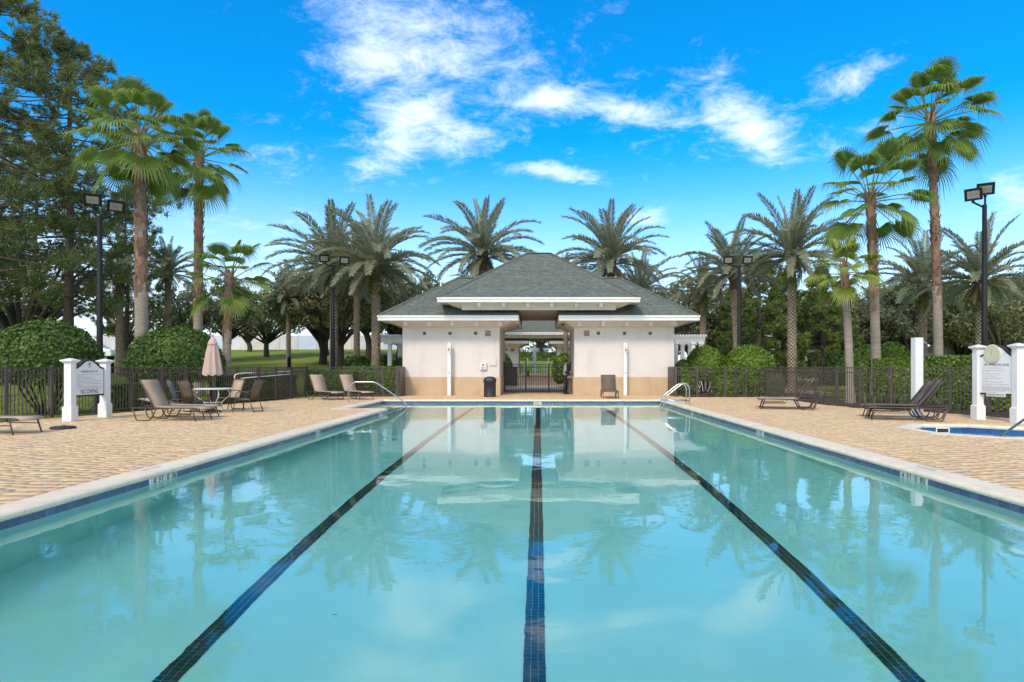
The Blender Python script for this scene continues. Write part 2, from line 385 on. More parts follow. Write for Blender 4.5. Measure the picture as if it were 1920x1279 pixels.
M['darkroof'] = pmat('house_roof', (.13,.125,.12), (.10,.10,.095), 3, .9)
M['road'] = pmat('road_asphalt', (.06,.06,.06), (.075,.073,.07), 3, .9)
M['carpaint'] = pmat('white_car_paint', (.80,.80,.80), (.78,.78,.78), 2, .25, coat=.5)
M['red'] = pmat('red_print', (.45,.03,.03), (.4,.03,.03), 5, .6)
M['sprayleaf'] = pmat('liriope_leaf', (.16,.20,.07), (.11,.15,.045), 3, .6, island=.35, trans=.3)
M['panel'] = pmat('hoarding_print', (.66,.62,.60), (.50,.47,.46), .35, .7, objrand=.16, detail=9, dirt=((.55,.40,.33), .5, .52, .68, (1,1,.6)))
M['panelblue'] = pmat('hoarding_blue_print', (.45,.52,.62), (.62,.63,.66), .3, .7, objrand=.14, detail=9)
M['paneltan'] = pmat('hoarding_tan_print', (.55,.44,.36), (.68,.64,.60), .3, .7, objrand=.14, detail=9)

def water_mat(vol=True):
    m = bpy.data.materials.new('pool_water' if vol else 'basin_water'); m.use_nodes = True; N = m.node_tree.nodes; L = m.node_tree.links; N.clear()
    out = N.new('ShaderNodeOutputMaterial'); mix = N.new('ShaderNodeMixShader'); fr = N.new('ShaderNodeFresnel'); fr.inputs[0].default_value = 1.46
    rf = N.new('ShaderNodeBsdfRefraction'); rf.inputs['Color'].default_value = WATER_TINT; rf.inputs['Roughness'].default_value = 0; rf.inputs['IOR'].default_value = 1.33
    gl = N.new('ShaderNodeBsdfGlossy'); gl.inputs['Roughness'].default_value = 0; gl.inputs['Color'].default_value = (1, 1, 1, 1)
    tc = N.new('ShaderNodeTexCoord')
    def nz(scale, det, st):
        mp = N.new('ShaderNodeMapping'); mp.inputs['Scale'].default_value = st; L.new(tc.outputs['Object'], mp.inputs[0])
        q = N.new('ShaderNodeTexNoise'); q.inputs['Scale'].default_value = scale; q.inputs['Detail'].default_value = det; q.inputs['Distortion'].default_value = .4; L.new(mp.outputs[0], q.inputs['Vector']); return q.outputs[0]
    # calm and slightly stirred patches
    patch = N.new('ShaderNodeMapRange'); L.new(nz(.35, 3, (1, 1, 1)), patch.inputs[0]); patch.inputs[1].default_value = .38; patch.inputs[2].default_value = .62; patch.inputs[3].default_value = .35; patch.inputs[4].default_value = 1.0
    a = N.new('ShaderNodeMath'); a.operation = 'MULTIPLY'; L.new(nz(4.2, 2, (1, 1.25, 1)), a.inputs[0]); a.inputs[1].default_value = .16
    b = N.new('ShaderNodeMath'); b.operation = 'ADD'; L.new(nz(.9, 2, (1, 1, 1)), b.inputs[0]); L.new(a.outputs[0], b.inputs[1])
    a2 = N.new('ShaderNodeMath'); a2.operation = 'MULTIPLY_ADD'; L.new(nz(12.0, 1, (1, 1.3, 1)), a2.inputs[0]); a2.inputs[1].default_value = .035; L.new(b.outputs[0], a2.inputs[2]); b = a2
    c = N.new('ShaderNodeMath'); c.operation = 'MULTIPLY'; L.new(b.outputs[0], c.inputs[0]); L.new(patch.outputs[0], c.inputs[1])
    bp = N.new('ShaderNodeBump'); bp.inputs['Strength'].default_value = 1.0; bp.inputs['Distance'].default_value = .0072; L.new(c.outputs[0], bp.inputs['Height'])
    for q in (fr, rf, gl): L.new(bp.outputs[0], q.inputs['Normal'])
    L.new(fr.outputs[0], mix.inputs[0]); L.new(rf.outputs[0], mix.inputs[1]); L.new(gl.outputs[0], mix.inputs[2]); L.new(mix.outputs[0], out.inputs[0])
    if vol:
        va = N.new('ShaderNodeVolumeAbsorption'); va.inputs['Color'].default_value = (.10, .925, .95, 1); va.inputs['Density'].default_value = .245; L.new(va.outputs[0], out.inputs['Volume'])
    return m
WATER_TINT = (.98, 1, .99, 1)
M['water'] = water_mat(); M['basin'] = water_mat(False)

# ------------------------------------------------------------------ ground, deck, pool
DECK = [(-14.6,-6),(-14.2,10),(-13.35,15.3),(-12.2,20.2),(-10.87,24.7),(-10.6,28.4),(-6.65,28.6),(-6.65,29.98),(-1.9,29.98),(-1.9,33.9),(1.73,33.9),(1.73,29.98),
        (6.62,29.98),(6.62,28.0),(10.65,28.2),(10.38,23),(10.6,21),(12.1,18.26),(12.45,17.4),(12.6,16.2),(13.2,10),(14,-6)]
PX0, PX1, PY0, PY1 = -5.0, 5.0, 2.3, 25.6      # pool water faces
RX, RY = -6.45, 20.3                            # step bay on the left, far end
WZ = -.145
SPA_C, SPA_R = (9.6, 13.3), 1.70

def smooth01(t): t = np.clip(t, 0, 1); return t*t*(3-2*t)

def ground_z(x, y):
    x = np.asarray(x, float); y = np.asarray(y, float)
    s = smooth01((-9 - x)/6.0)
    h = .068*np.clip(y - 26, 0, 54)*s + .3*smooth01((y-82)/40)*s
    lump = .06*np.sin(x*.23+1)*np.sin(y*.19)*s*smooth01((y-26)/10)
    c = smooth01((x + 14)/6.0)*smooth01((22 - x)/8.0)
    h = np.maximum(h, 2.3*smooth01((y-66)/24)*c)
    return h + lump - .06

def build_ground():
    xs = np.unique(np.concatenate([np.linspace(-400,-60,18), np.arange(-60,-24,3.0), np.arange(-24,24,.6), np.arange(24,60,3.0), np.linspace(60,400,18)]))
    ys = np.unique(np.concatenate([np.linspace(-60,-8,8), np.arange(-8,40,.6), np.arange(40,100,2.5), np.linspace(100,700,20)]))
    Xg, Yg = np.meshgrid(xs, ys); Z = ground_z(Xg, Yg)
    ins = inside(DECK, Xg, Yg) & (edge_dist(DECK, Xg, Yg) > .7)
    Z[ins] = -3.0
    V = np.stack([Xg, Yg, Z], -1).reshape(-1, 3); nx, ny = len(xs), len(ys)
    i = np.arange(nx*ny).reshape(ny, nx)
    Q = np.stack([i[:-1,:-1], i[:-1,1:], i[1:,1:], i[1:,:-1]], -1).reshape(-1, 4)
    tag(link('ground', np_mesh('ground', V, Q, M['grass'], True)), 'mown green lawn rising beyond the fence', kind='structure')
build_ground()

OCT = [(SPA_C[0] + SPA_R*cos(RAD(22.5+45*k)), SPA_C[1] + SPA_R*sin(RAD(22.5+45*k))) for k in range(8)]
def octo(r): return [(SPA_C[0] + r*cos(RAD(22.5+45*k)), SPA_C[1] + r*sin(RAD(22.5+45*k))) for k in range(8)]

def poly_fill(outer, holes, z, name, mat):
    """flat sheet with holes"""
    bm = bmesh.new()
    for loop in [outer] + holes:
        vs = [bm.verts.new((x, y, z)) for x, y in loop]
        for i in range(len(vs)): bm.edges.new((vs[i], vs[(i+1) % len(vs)]))
    bmesh.ops.triangle_fill(bm, use_beauty=True, use_dissolve=False, edges=bm.edges[:])
    bmesh.ops.recalc_face_normals(bm, faces=bm.faces)
    for f in bm.faces:
        if f.normal.z < 0: f.normal_flip()
    me = bpy.data.meshes.new(name); bm.to_mesh(me); bm.free(); me.materials.append(mat); return me

CW = .30                                        # coping width
POOL_OUT = [(PX0-CW, PY0-CW), (PX1+CW, PY0-CW), (PX1+CW, PY1+CW), (RX-CW, PY1+CW), (RX-CW, RY-CW), (PX0-CW, RY-CW)]
pool_hole = [(PX0-.06, PY0-.06), (PX1+.06, PY0-.06), (PX1+.06, PY1+.06), (RX-.06, PY1+.06), (RX-.06, RY-.06), (PX0-.06, RY-.06)]
deck = link('pool_deck', poly_fill(DECK, [pool_hole, octo(SPA_R-.24)], -.012, 'pool_deck', M['joint']))
tag(deck, 'tan tumbled paver deck around the pool', kind='structure')

# pavers: one unit mesh for the nearest, one joined mesh for the rest
def paver_np(x0, x1, y0, y1, z, c=.006):
    z1 = z; z0 = z - .012
    a = np.stack([x0, y0, z0], -1); b = np.stack([x1, y0, z0], -1); d = np.stack([x1, y1, z0], -1); e = np.stack([x0, y1, z0], -1)
    a2 = np.stack([x0+c, y0+c, z1], -1); b2 = np.stack([x1-c, y0+c, z1], -1); d2 = np.stack([x1-c, y1-c, z1], -1); e2 = np.stack([x0+c, y1-c, z1], -1)
    return np.stack([a, b, d, e, a2, b2, d2, e2], 1)

def build_pavers():
    R = random.Random(3); rects = []; u = .0762; nx, ny = int(28.4/u), int(34.8/u); full = np.zeros((ny+6, nx+6), bool); full[ny:] = True; full[:, nx:] = True
    SZ = [(3,2)]*4 + [(2,2)]*3 + [(3,3)]*3 + [(4,3)]*2 + [(2,3)]*2 + [(4,2)]
    fl = full
    for j in range(ny):
        row = fl[j]; i = 0
        while i < nx:
            if row[i]: i += 1; continue
            for _ in range(5):
                w, d = R.choice(SZ)
                if not fl[j:j+d, i:i+w].any(): break
            else:
                w = 1
                while w < 3 and not row[i+w]: w += 1
                d = 2 if not fl[j:j+2, i:i+w].any() else 1
            fl[j:j+d, i:i+w] = True; x, y = -14.6 + i*u, -1.0 + j*u
            rects.append((x+.003, x+w*u-.003, y+.003, y+d*u-.003)); i += w
    A = np.array(rects); cx, cy = (A[:,0]+A[:,1])/2, (A[:,2]+A[:,3])/2
    ok = inside(DECK, cx, cy) & (edge_dist(DECK, cx, cy) > .05)
    # clear of the pool and the spa, just tucked under the coping
    ok &= ~((cx > PX0-CW+.03) & (cx < PX1+CW-.03) & (cy > PY0-CW+.03) & (cy < PY1+CW-.03))
    ok &= ~((cx > RX-CW+.03) & (cx <= 0) & (cy > RY-CW+.03) & (cy < PY1+CW-.03))
    ok &= ~inside(octo(SPA_R-.03), cx, cy)
    # keep what the camera can see
    px = VX + F*cx/np.maximum(cy, .1); py = VY + F*CAMZ/np.maximum(cy, .1)
    ok &= (cy > .5) & (px > -120) & (px < 2040) & (py < 1330)
    A, cx, cy, px, py = A[ok], cx[ok], cy[ok], px[ok], py[ok]
    inview = (px > 0) & (px < 1920)
    area = (A[:,1]-A[:,0])*(A[:,3]-A[:,2])/np.maximum(cy, 1)**3 * inview
    order = np.argsort(-area); near, rest = order[:300], order[300:]
    zj = NPR.normal(0, .0016, len(A))
    # unit paver
    c = .03; V = [(-.5,-.5,-.012),(.5,-.5,-.012),(.5,.5,-.012),(-.5,.5,-.012),(-.5+c,-.5+c,0),(.5-c,-.5+c,0),(.5-c,.5-c,0),(-.5+c,.5-c,0)]
    Q5 = np.array([(4,5,6,7),(0,1,5,4),(1,2,6,5),(2,3,7,6),(3,0,4,7)])
    me = np_mesh('paver', V, Q5, M['paver'])
    for i in near:
        link('paver', me, deck, (cx[i], cy[i], float(np.clip(zj[i], -.003, .003))), (NPR.normal(0,.006), NPR.normal(0,.006), NPR.normal(0,.004)), (A[i,1]-A[i,0], A[i,3]-A[i,2], 1))
    r = rest; P = paver_np(A[r,0], A[r,1], A[r,2], A[r,3], np.clip(zj[r], -.003, .003))
    P[:, 4:, 2] += NPR.normal(0, .0012, (len(r), 4))
    Q = (Q5[None] + 8*np.arange(len(r))[:,None,None]).reshape(-1, 4)
    o = link('pavers', np_mesh('pavers', P.reshape(-1,3), Q, M['paver']), deck); o['kind'] = 'stuff'
build_pavers()

# courtyard between the two pavilions
m = MB(); m.box(-16, 16, 33.92, 56.5, -.4, -.008); tag(m.build('courtyard_paving', M['courtpaver']), 'tan paved courtyard behind the gate', kind='structure')

# pool shell: sloped floor, walls, step bay
def depth(y): return WZ - (1.33 + .27*(PY1 - y)/(PY1 - PY0))
m = MB(); fa, fb = depth(PY0), depth(PY1); fr = depth(RY)
top = -.005
def wallq(p, q):   # vertical sheet from deck to floor
    (x0, y0), (x1, y1) = p, q
    m.add([(x0,y0,depth(y0)),(x1,y1,depth(y1)),(x1,y1,top),(x0,y0,top)], [(0,1,2,3)])
m.add([(PX0,PY0,fa),(PX1,PY0,fa),(PX1,PY1,fb),(PX0,PY1,fb)], [(0,1,2,3)])
m.add([(RX,RY,fr),(PX0,RY,fr),(PX0,PY1,fb),(RX,PY1,fb)], [(0,1,2,3)])
wallq((PX0,PY0),(PX0,RY)); wallq((PX0,RY),(RX,RY)); wallq((RX,RY),(RX,PY1)); wallq((RX,PY1),(PX1,PY1)); wallq((PX1,PY1),(PX1,PY0)); wallq((PX1,PY0),(PX0,PY0))
pool = m.build('swimming_pool', M['plaster'], fix=False); tag(pool, 'long lap pool with pale plaster and blue waterline tile', kind='structure')
for k in range(4):
    x1 = RX + .36*(k+1); zt = WZ - .16 - .27*k
    m = MB(); m.box(RX+.002, x1, RY+.002, PY1-.002, -1.46, zt); o = m.build('step', M['plaster'], pool)
    m = MB(); m.box(x1-.05, x1+.004, RY+.003, PY1-.003, zt-.05, zt+.004); m.build('edge_tile', M['bluetile'], o)

def water_body(name, poly, z, zb, mat):
    """closed body of water reaching a hand's breadth into the walls and floor round it"""
    n = len(poly); bm = bmesh.new(); t = [bm.verts.new((x, y, z)) for x, y in poly]; q = [bm.verts.new((x, y, zb)) for x, y in poly]
    bm.faces.new(t); bm.faces.new(q[::-1])
    for i in range(n): bm.faces.new((t[i], q[i], q[(i+1) % n], t[(i+1) % n]))
    bmesh.ops.recalc_face_normals(bm, faces=bm.faces); bmesh.ops.triangulate(bm, faces=[f for f in bm.faces if len(f.verts) > 4])
    me = bpy.data.meshes.new(name); bm.to_mesh(me); bm.free(); me.materials.append(mat); return me
e = .03
water = water_body('pool_water', [(PX0-e,PY0-e),(PX1+e,PY0-e),(PX1+e,PY1+e),(RX-e,PY1+e),(RX-e,RY-e),(PX0-e,RY-e)], WZ, -2.2, M['water'])
tag(link('pool_water', water), 'clear turquoise pool water reflecting palms', kind='structure')

# coping stones (bullnose), blue waterline tiles
prof = [(0.0,-.07),(0.30,-.07),(.325,-.066),(.345,-.052),(.352,-.032),(.345,-.012),(.325,.002),(.30,.010),(0.0,.012)]   # (outwards-to-water, z)
def coping_mesh(L):
    m = MB(); m.prism(prof, 'y', -L/2+.003, L/2-.003); return m.mesh('coping_stone', M['coping'])
STONE = .61; CM = {}
def coping_run(x0, y0, x1, y1, wx, wy, parent, trim0=0, trim1=0):
    """stones from p0 to p1 along the water face; (wx, wy) points to the water"""
    p0, p1 = Vector((x0, y0, 0)), Vector((x1, y1, 0)); d = (p1-p0); L = d.length; d.normalize()
    n = max(1, round(L/STONE)); s = L/n; w = Vector((wx, wy, 0)).normalized(); rz = atan2(w.y, w.x)
    key = round(s, 3)
    if key not in CM: CM[key] = coping_mesh(s)
    for i in range(n):
        c = p0 + d*(i+.5)*s - w*CW
        link('coping_stone', CM[key], parent, (c.x, c.y, random.gauss(0, .0012)), (random.gauss(0,.0015), random.gauss(0,.002), rz))
coping_run(PX0, PY0, PX0, RY-CW, 1, 0, pool)
coping_run(PX1, PY0, PX1, PY1, -1, 0, pool)
coping_run(RX-CW, PY1, PX1+CW, PY1, 0, -1, pool)
coping_run(RX, RY-CW, RX, PY1, 1, 0, pool)
coping_run(RX, RY, PX0-.0, RY, 0, 1, pool)
coping_run(PX0-CW, PY0, PX1+CW, PY0, 0, 1, pool)
m = MB(); m.prism([(PX0-CW, RY-CW), (PX0+.03, RY-CW), (PX0+.05, RY-CW+.02), (PX0+.05, RY), (PX0-CW, RY)], 'z', -.07, .0105); m.build('coping_stone', M['coping'], pool)

T = .152
tile_me = MB().box(-.004, .004, -T/2+.002, T/2-.002, -.044, .044).mesh('tile', M['bluetile'])
def tile_run(x0, y0, x1, y1, parent, skip=()):
    p0, p1 = Vector((x0, y0)), Vector((x1, y1)); d = p1-p0; L = d.length; d.normalize(); n = int(L/T); s = L/n; rz = atan2(-d.x, d.y)
    out = []
    for i in range(n):
        c = p0 + d*(i+.5)*s
        if any(a <= c.y <= b for a, b in skip): continue
        out.append((c, rz, s/T))
    return out
EPS = .005
MARK_L = [(8.26, .575, '4 FT 0 IN'), (14.05, .30, '4 FT'), (19.55, .30, '4 FT')]      # depth markers: centre along the wall
MARK_R = [(8.26, .575, '4 FT 0 IN'), (13.95, .30, '4 FT'), (20.1, .30, '4 FT')]
sk = lambda Ms: [(y - w/2 - T*.2, y + w/2 + T*.2) for y, w, s in Ms]
runs = []
runs += tile_run(PX0+EPS, PY0, PX0+EPS, RY-.05, pool, sk(MARK_L)); runs += tile_run(PX1-EPS, PY0, PX1-EPS, PY1, pool, sk(MARK_R))
runs += [r for r in tile_run(RX, PY1-EPS, PX1, PY1-EPS, pool) if abs(r[0].x + .05) > .2]
runs += tile_run(RX+EPS, RY, RX+EPS, PY1, pool)
runs.sort(key=lambda r: r[0].y + (0 if r[0].y > 5.6 else 40))
near, rest = runs[:300], runs[300:]
for c, rz, s in near: link('tile', tile_me, pool, (c.x, c.y, -.112), (0, 0, rz), (1, s, 1))
m = MB()
for c, rz, s in rest:
    h = T/2*s - .002; d = Vector((-sin(rz), cos(rz))); nrm = Vector((cos(rz), sin(rz)))*.004
    a, b = c - d*h, c + d*h
    vs = [(a.x-nrm.x,a.y-nrm.y),(b.x-nrm.x,b.y-nrm.y),(b.x+nrm.x,b.y+nrm.y),(a.x+nrm.x,a.y+nrm.y)]
    m.add([(x,y,-.156) for x,y in vs]+[(x,y,-.068) for x,y in vs], [(0,3,2,1),(4,5,6,7),(0,1,5,4),(1,2,6,5),(2,3,7,6),(3,0,4,7)])
m.build('tiles', M['bluetile'], pool, fix=False)['kind'] = 'stuff'

def marker(side, y, w, s):
    x = PX0 if side < 0 else PX1; fx = x - side*.006
    rz = RAD(90) if side < 0 else RAD(-90)
    words = s.split(); cells = len(words)
    mk = MB()
    for i in range(cells): 
        a = y - w/2 + i*w/cells; mk.box(x - side*.001, x - side*.009, a+.003, a + w/cells-.003, -.185, -.068)
    o = mk.build('depth_marker', M['marker'], pool)
    for i, t in enumerate(words):
        k = (i+.5)/cells - .5; yy = y + k*w*(1 if side < 0 else -1)
        link('lettering', text_mesh(t, .135, M['ink'], squeeze=.72), o, (x - side*.0105, yy, -.118), (RAD(90), 0, rz))
    # the same figures stencilled on top of the coping
    if w > .4:
        link('lettering', text_mesh(s, .10, M['grey_ink'], ext=.0006), pool, (x + side*.17, y, .0145), (0, 0, rz))
for a in MARK_L: marker(-1, *a)
for a in MARK_R: marker(1, *a)
m = MB(); m.box(-.22, .12, PY1-.009, PY1-.001, -.17, -.068); o = m.build('depth_marker', M['marker'], pool)
link('lettering', text_mesh('4 FT', .12, M['ink'], squeeze=.8), o, (-.05, PY1-.0105, -.118), (RAD(90), 0, 0))

# lane lines of small dark tiles
def lane(xc, y0, y1, tee):
    s = .0508; n = int((y1-y0)/s)
    m = MB(); m.add([(xc-.083,y0,depth(y0)+.004),(xc+.083,y0,depth(y0)+.004),(xc+.083,y1,depth(y1)+.004),(xc-.083,y1,depth(y1)+.004)], [(0,1,2,3)])
    g = m.build('lane_line', M['grout'], pool, fix=False)
    w = .0545; me = MB().add([(-w/2+.002,-s/2+.0012,0),(w/2-.002,-s/2+.0012,0),(w/2-.002,s/2-.0012,0),(-w/2+.002,s/2-.0012,0)], [(0,1,2,3)]).mesh('tile', M['lanetile'], fix=False)
    tilt = math.atan2(depth(y1)-depth(y0), y1-y0); mb = MB(); cnt = 0
    for i in range(n):
        y = y0 + (i+.5)*s
        for j in (-1, 0, 1):
            x = xc + j*.0555 + random.gauss(0,.0006); z = depth(y) + .008 + random.random()*.001
            if 3.9 < y and cnt < 96:
                link('tile', me, g, (x, y, z), (tilt, 0, random.gauss(0,.01))); cnt += 1
            else:
                d = depth(y+s/2)-depth(y)
                mb.add([(x-w/2+.002,y-s/2+.0012,z-d),(x+w/2-.002,y-s/2+.0012,z-d),(x+w/2-.002,y+s/2-.0012,z+d),(x-w/2+.002,y+s/2-.0012,z+d)], [(0,1,2,3)])
    if tee:
        y = y1; z = depth(y)+.008
        mb.add([(xc-.45,y-.08,z),(xc+.45,y-.08,z),(xc+.45,y+.08,z),(xc-.45,y+.08,z)], [(0,1,2,3)])
    mb.build('tiles', M['lanetile'], g, fix=False)['kind'] = 'stuff'
lane(-.03, 2.7, 24.3, True); lane(-2.575, 2.7, 24.3, False); lane(2.575, 2.7, 24.3, False)
for x, y, s in ((-.36, 8.4, .13), (3.45, 8.4, .13), (-3.6, 16, .1), (3.7, 17, .1)):
    m = MB(); m.lathe([(s,.004),(s,.02),(s*.85,.03),(s*.8,.02),(s*.35,.028),(.001,.03)], 18); m.build('floor_drain', M['white'], pool, True, loc=(x, y, depth(y)))
m = MB(); m.add([(-.02,0,0),(0,-.012,.003),(.022,0,.004),(0,.011,0)], [(0,1,2,3)]); tag(m.build('fallen_leaf', M['bark'], loc=(X_at(628, 3.77), 3.77, WZ+.004)), 'tiny dark leaf floating alone on near pool water', 'leaf')

# spa
def spa():
    m = MB(); fl = -1.1; inn = octo(SPA_R-.30)
    m.add([(x,y,fl) for x,y in inn], [tuple(range(8))]); n = 8
    m.add([(x,y,fl) for x,y in inn] + [(x,y,-.01) for x,y in inn], [(i, n+i, n+(i+1)%n, (i+1)%n) for i in range(n)])
    sp = m.build('spa', M['plaster'], fix=False); tag(sp, 'small octagonal spa with deep blue waterline tiles', kind='structure')
    me = water_body('spa_water', octo(SPA_R-.27), -.185, -1.3, M['water'])
    tag(link('spa_water', me), 'clear water in the octagonal spa', kind='structure')
    ti = MB().box(-.075, .075, -.003, .003, -.075, .075).mesh('tile', M['spatile'])
    for k in range(8):
        a0, a1 = Vector((*octo(SPA_R)[k], 0)), Vector((*octo(SPA_R)[(k+1)%8], 0)); mid = (a0+a1)/2; inw = (Vector((*SPA_C,0)) - mid).normalized()
        i0, i1 = Vector((*octo(SPA_R-.33)[k],0)), Vector((*octo(SPA_R-.33)[(k+1)%8],0)); d = (a1-a0).normalized()
        for h in (0, 1):
            s0, s1 = h*.5, (h+1)*.5
            P = [a0.lerp(a1,s0), a0.lerp(a1,s1), i0.lerp(i1,s1), i0.lerp(i1,s0)]
            P[0] += d*.002; P[3] += d*.002; P[1] -= d*.002; P[2] -= d*.002
            q = MB(); tz = .012; rows = []
            for (f, z) in ((0,-.06),(0,tz),(.88,tz),(.96,tz-.012),(1,tz-.035),(.97,-.06)):
                rows.append(tuple(P[0].lerp(P[3],f)[:2]) + (z,)); rows.append(tuple(P[1].lerp(P[2],f)[:2]) + (z,))
            nr = len(rows)//2
            q.add(rows, [(2*i, 2*i+1, 2*i+3, 2*i+2) for i in range(nr-1)] + [(2*nr-2, 2*nr-1, 1, 0), tuple(range(0,2*nr,2)), tuple(range(1,2*nr,2))[::-1]])
            q.build('coping_stone', M['coping'], sp)
        j0, j1 = Vector((*octo(SPA_R-.305)[k],0)), Vector((*octo(SPA_R-.305)[(k+1)%8],0)); L = (j1-j0).length; c = int(L/.152); s = L/c; rz = atan2(d.y, d.x)
        for i in range(c):
            p = j0 + d*(i+.5)*s
            if k == 1 and i in (3, 4): continue
            link('tile', ti, sp, (p.x, p.y, -.137), (0, 0, rz), (s/.152, 1, 1))
        if k == 1:
            p = j0 + d*4*s; q = MB()
            for (x0,x1,z0,z1) in ((-.16,.16,-.20,-.175),(-.16,.16,-.085,-.062),(-.16,-.135,-.175,-.085),(.135,.16,-.175,-.085)): q.box(x0,x1,-.012,.012,z0,z1)
            o = q.build('skimmer_mouth', M['white'], sp, loc=(p.x,p.y,0), rot=(0,0,rz))
            q = MB(); q.box(-.135,.135,-.002,.006,-.175,-.085); q.build('opening', M['rubber'], o)
spa()

# ------------------------------------------------------------------ pavilions
YF, YB = 30.0, 34.7
EX, EYF, EYB, EZ, PITCH = 7.55, 29.0, 35.62, 3.80, .672
GAP = .95

def shingle_plane(m, o, u, v, nrm, rows_range, length, expo=.145, tab=.30, th=.012):
    """tabs on a roof plane: o eave origin, u along the eave, v up the slope; rows_range(s) gives (u0,u1) at distance s up"""
    s = 0.0; k = 0
    while s < length - .02:
        mid = min(s + expo*.5, length); u0, u1 = rows_range(mid)
        if u1 - u0 > .03:
            x = u0 - random.random()*tab
            while x < u1:
                w = tab*random.uniform(.8, 1.2); a, b = max(x, u0) + .003, min(x + w, u1) - .003; x += w
                if b - a < .02: continue
                lift = th*random.uniform(.8, 1.5); e = random.uniform(-.006, .006)
                p = [o + u*a + v*(s+e) + nrm*.004, o + u*b + v*(s+e) + nrm*.004, o + u*b + v*(s+e) + nrm*lift, o + u*a + v*(s+e) + nrm*lift,
                     o + u*b + v*(s+expo*1.02) + nrm*.005, o + u*a + v*(s+expo*1.02) + nrm*.005]
                m.add(p, [(0,1,2,3), (3,2,4,5)])
        s += expo; k += 1

def hip_caps(m, a, b, w=.13):
    a, b = Vector(a), Vector(b); d = (b-a); n = int(d.length/.15); d /= n
    side = d.cross(Vector((0,0,1))).normalized()*w
    for i in range(n):
        p, q = a + d*i, a + d*(i+1.1); l0, l1 = .045, .03
        m.add([p-side+Vector((0,0,l0-.055)), p+Vector((0,0,l0)), p+side+Vector((0,0,l0-.055)), q-side+Vector((0,0,l1-.055)), q+Vector((0,0,l1)), q+side+Vector((0,0,l1-.055))], [(0,1,4,3),(1,2,5,4)])

def bracket_me():
    m = MB(); m.prism([(-.30,.10),(-.30,-.04),(-.22,-.12),(.16,-.12),(.22,-.06),(.22,.10)], 'x', -.09, .09); return m.mesh('bracket', M['trim'])

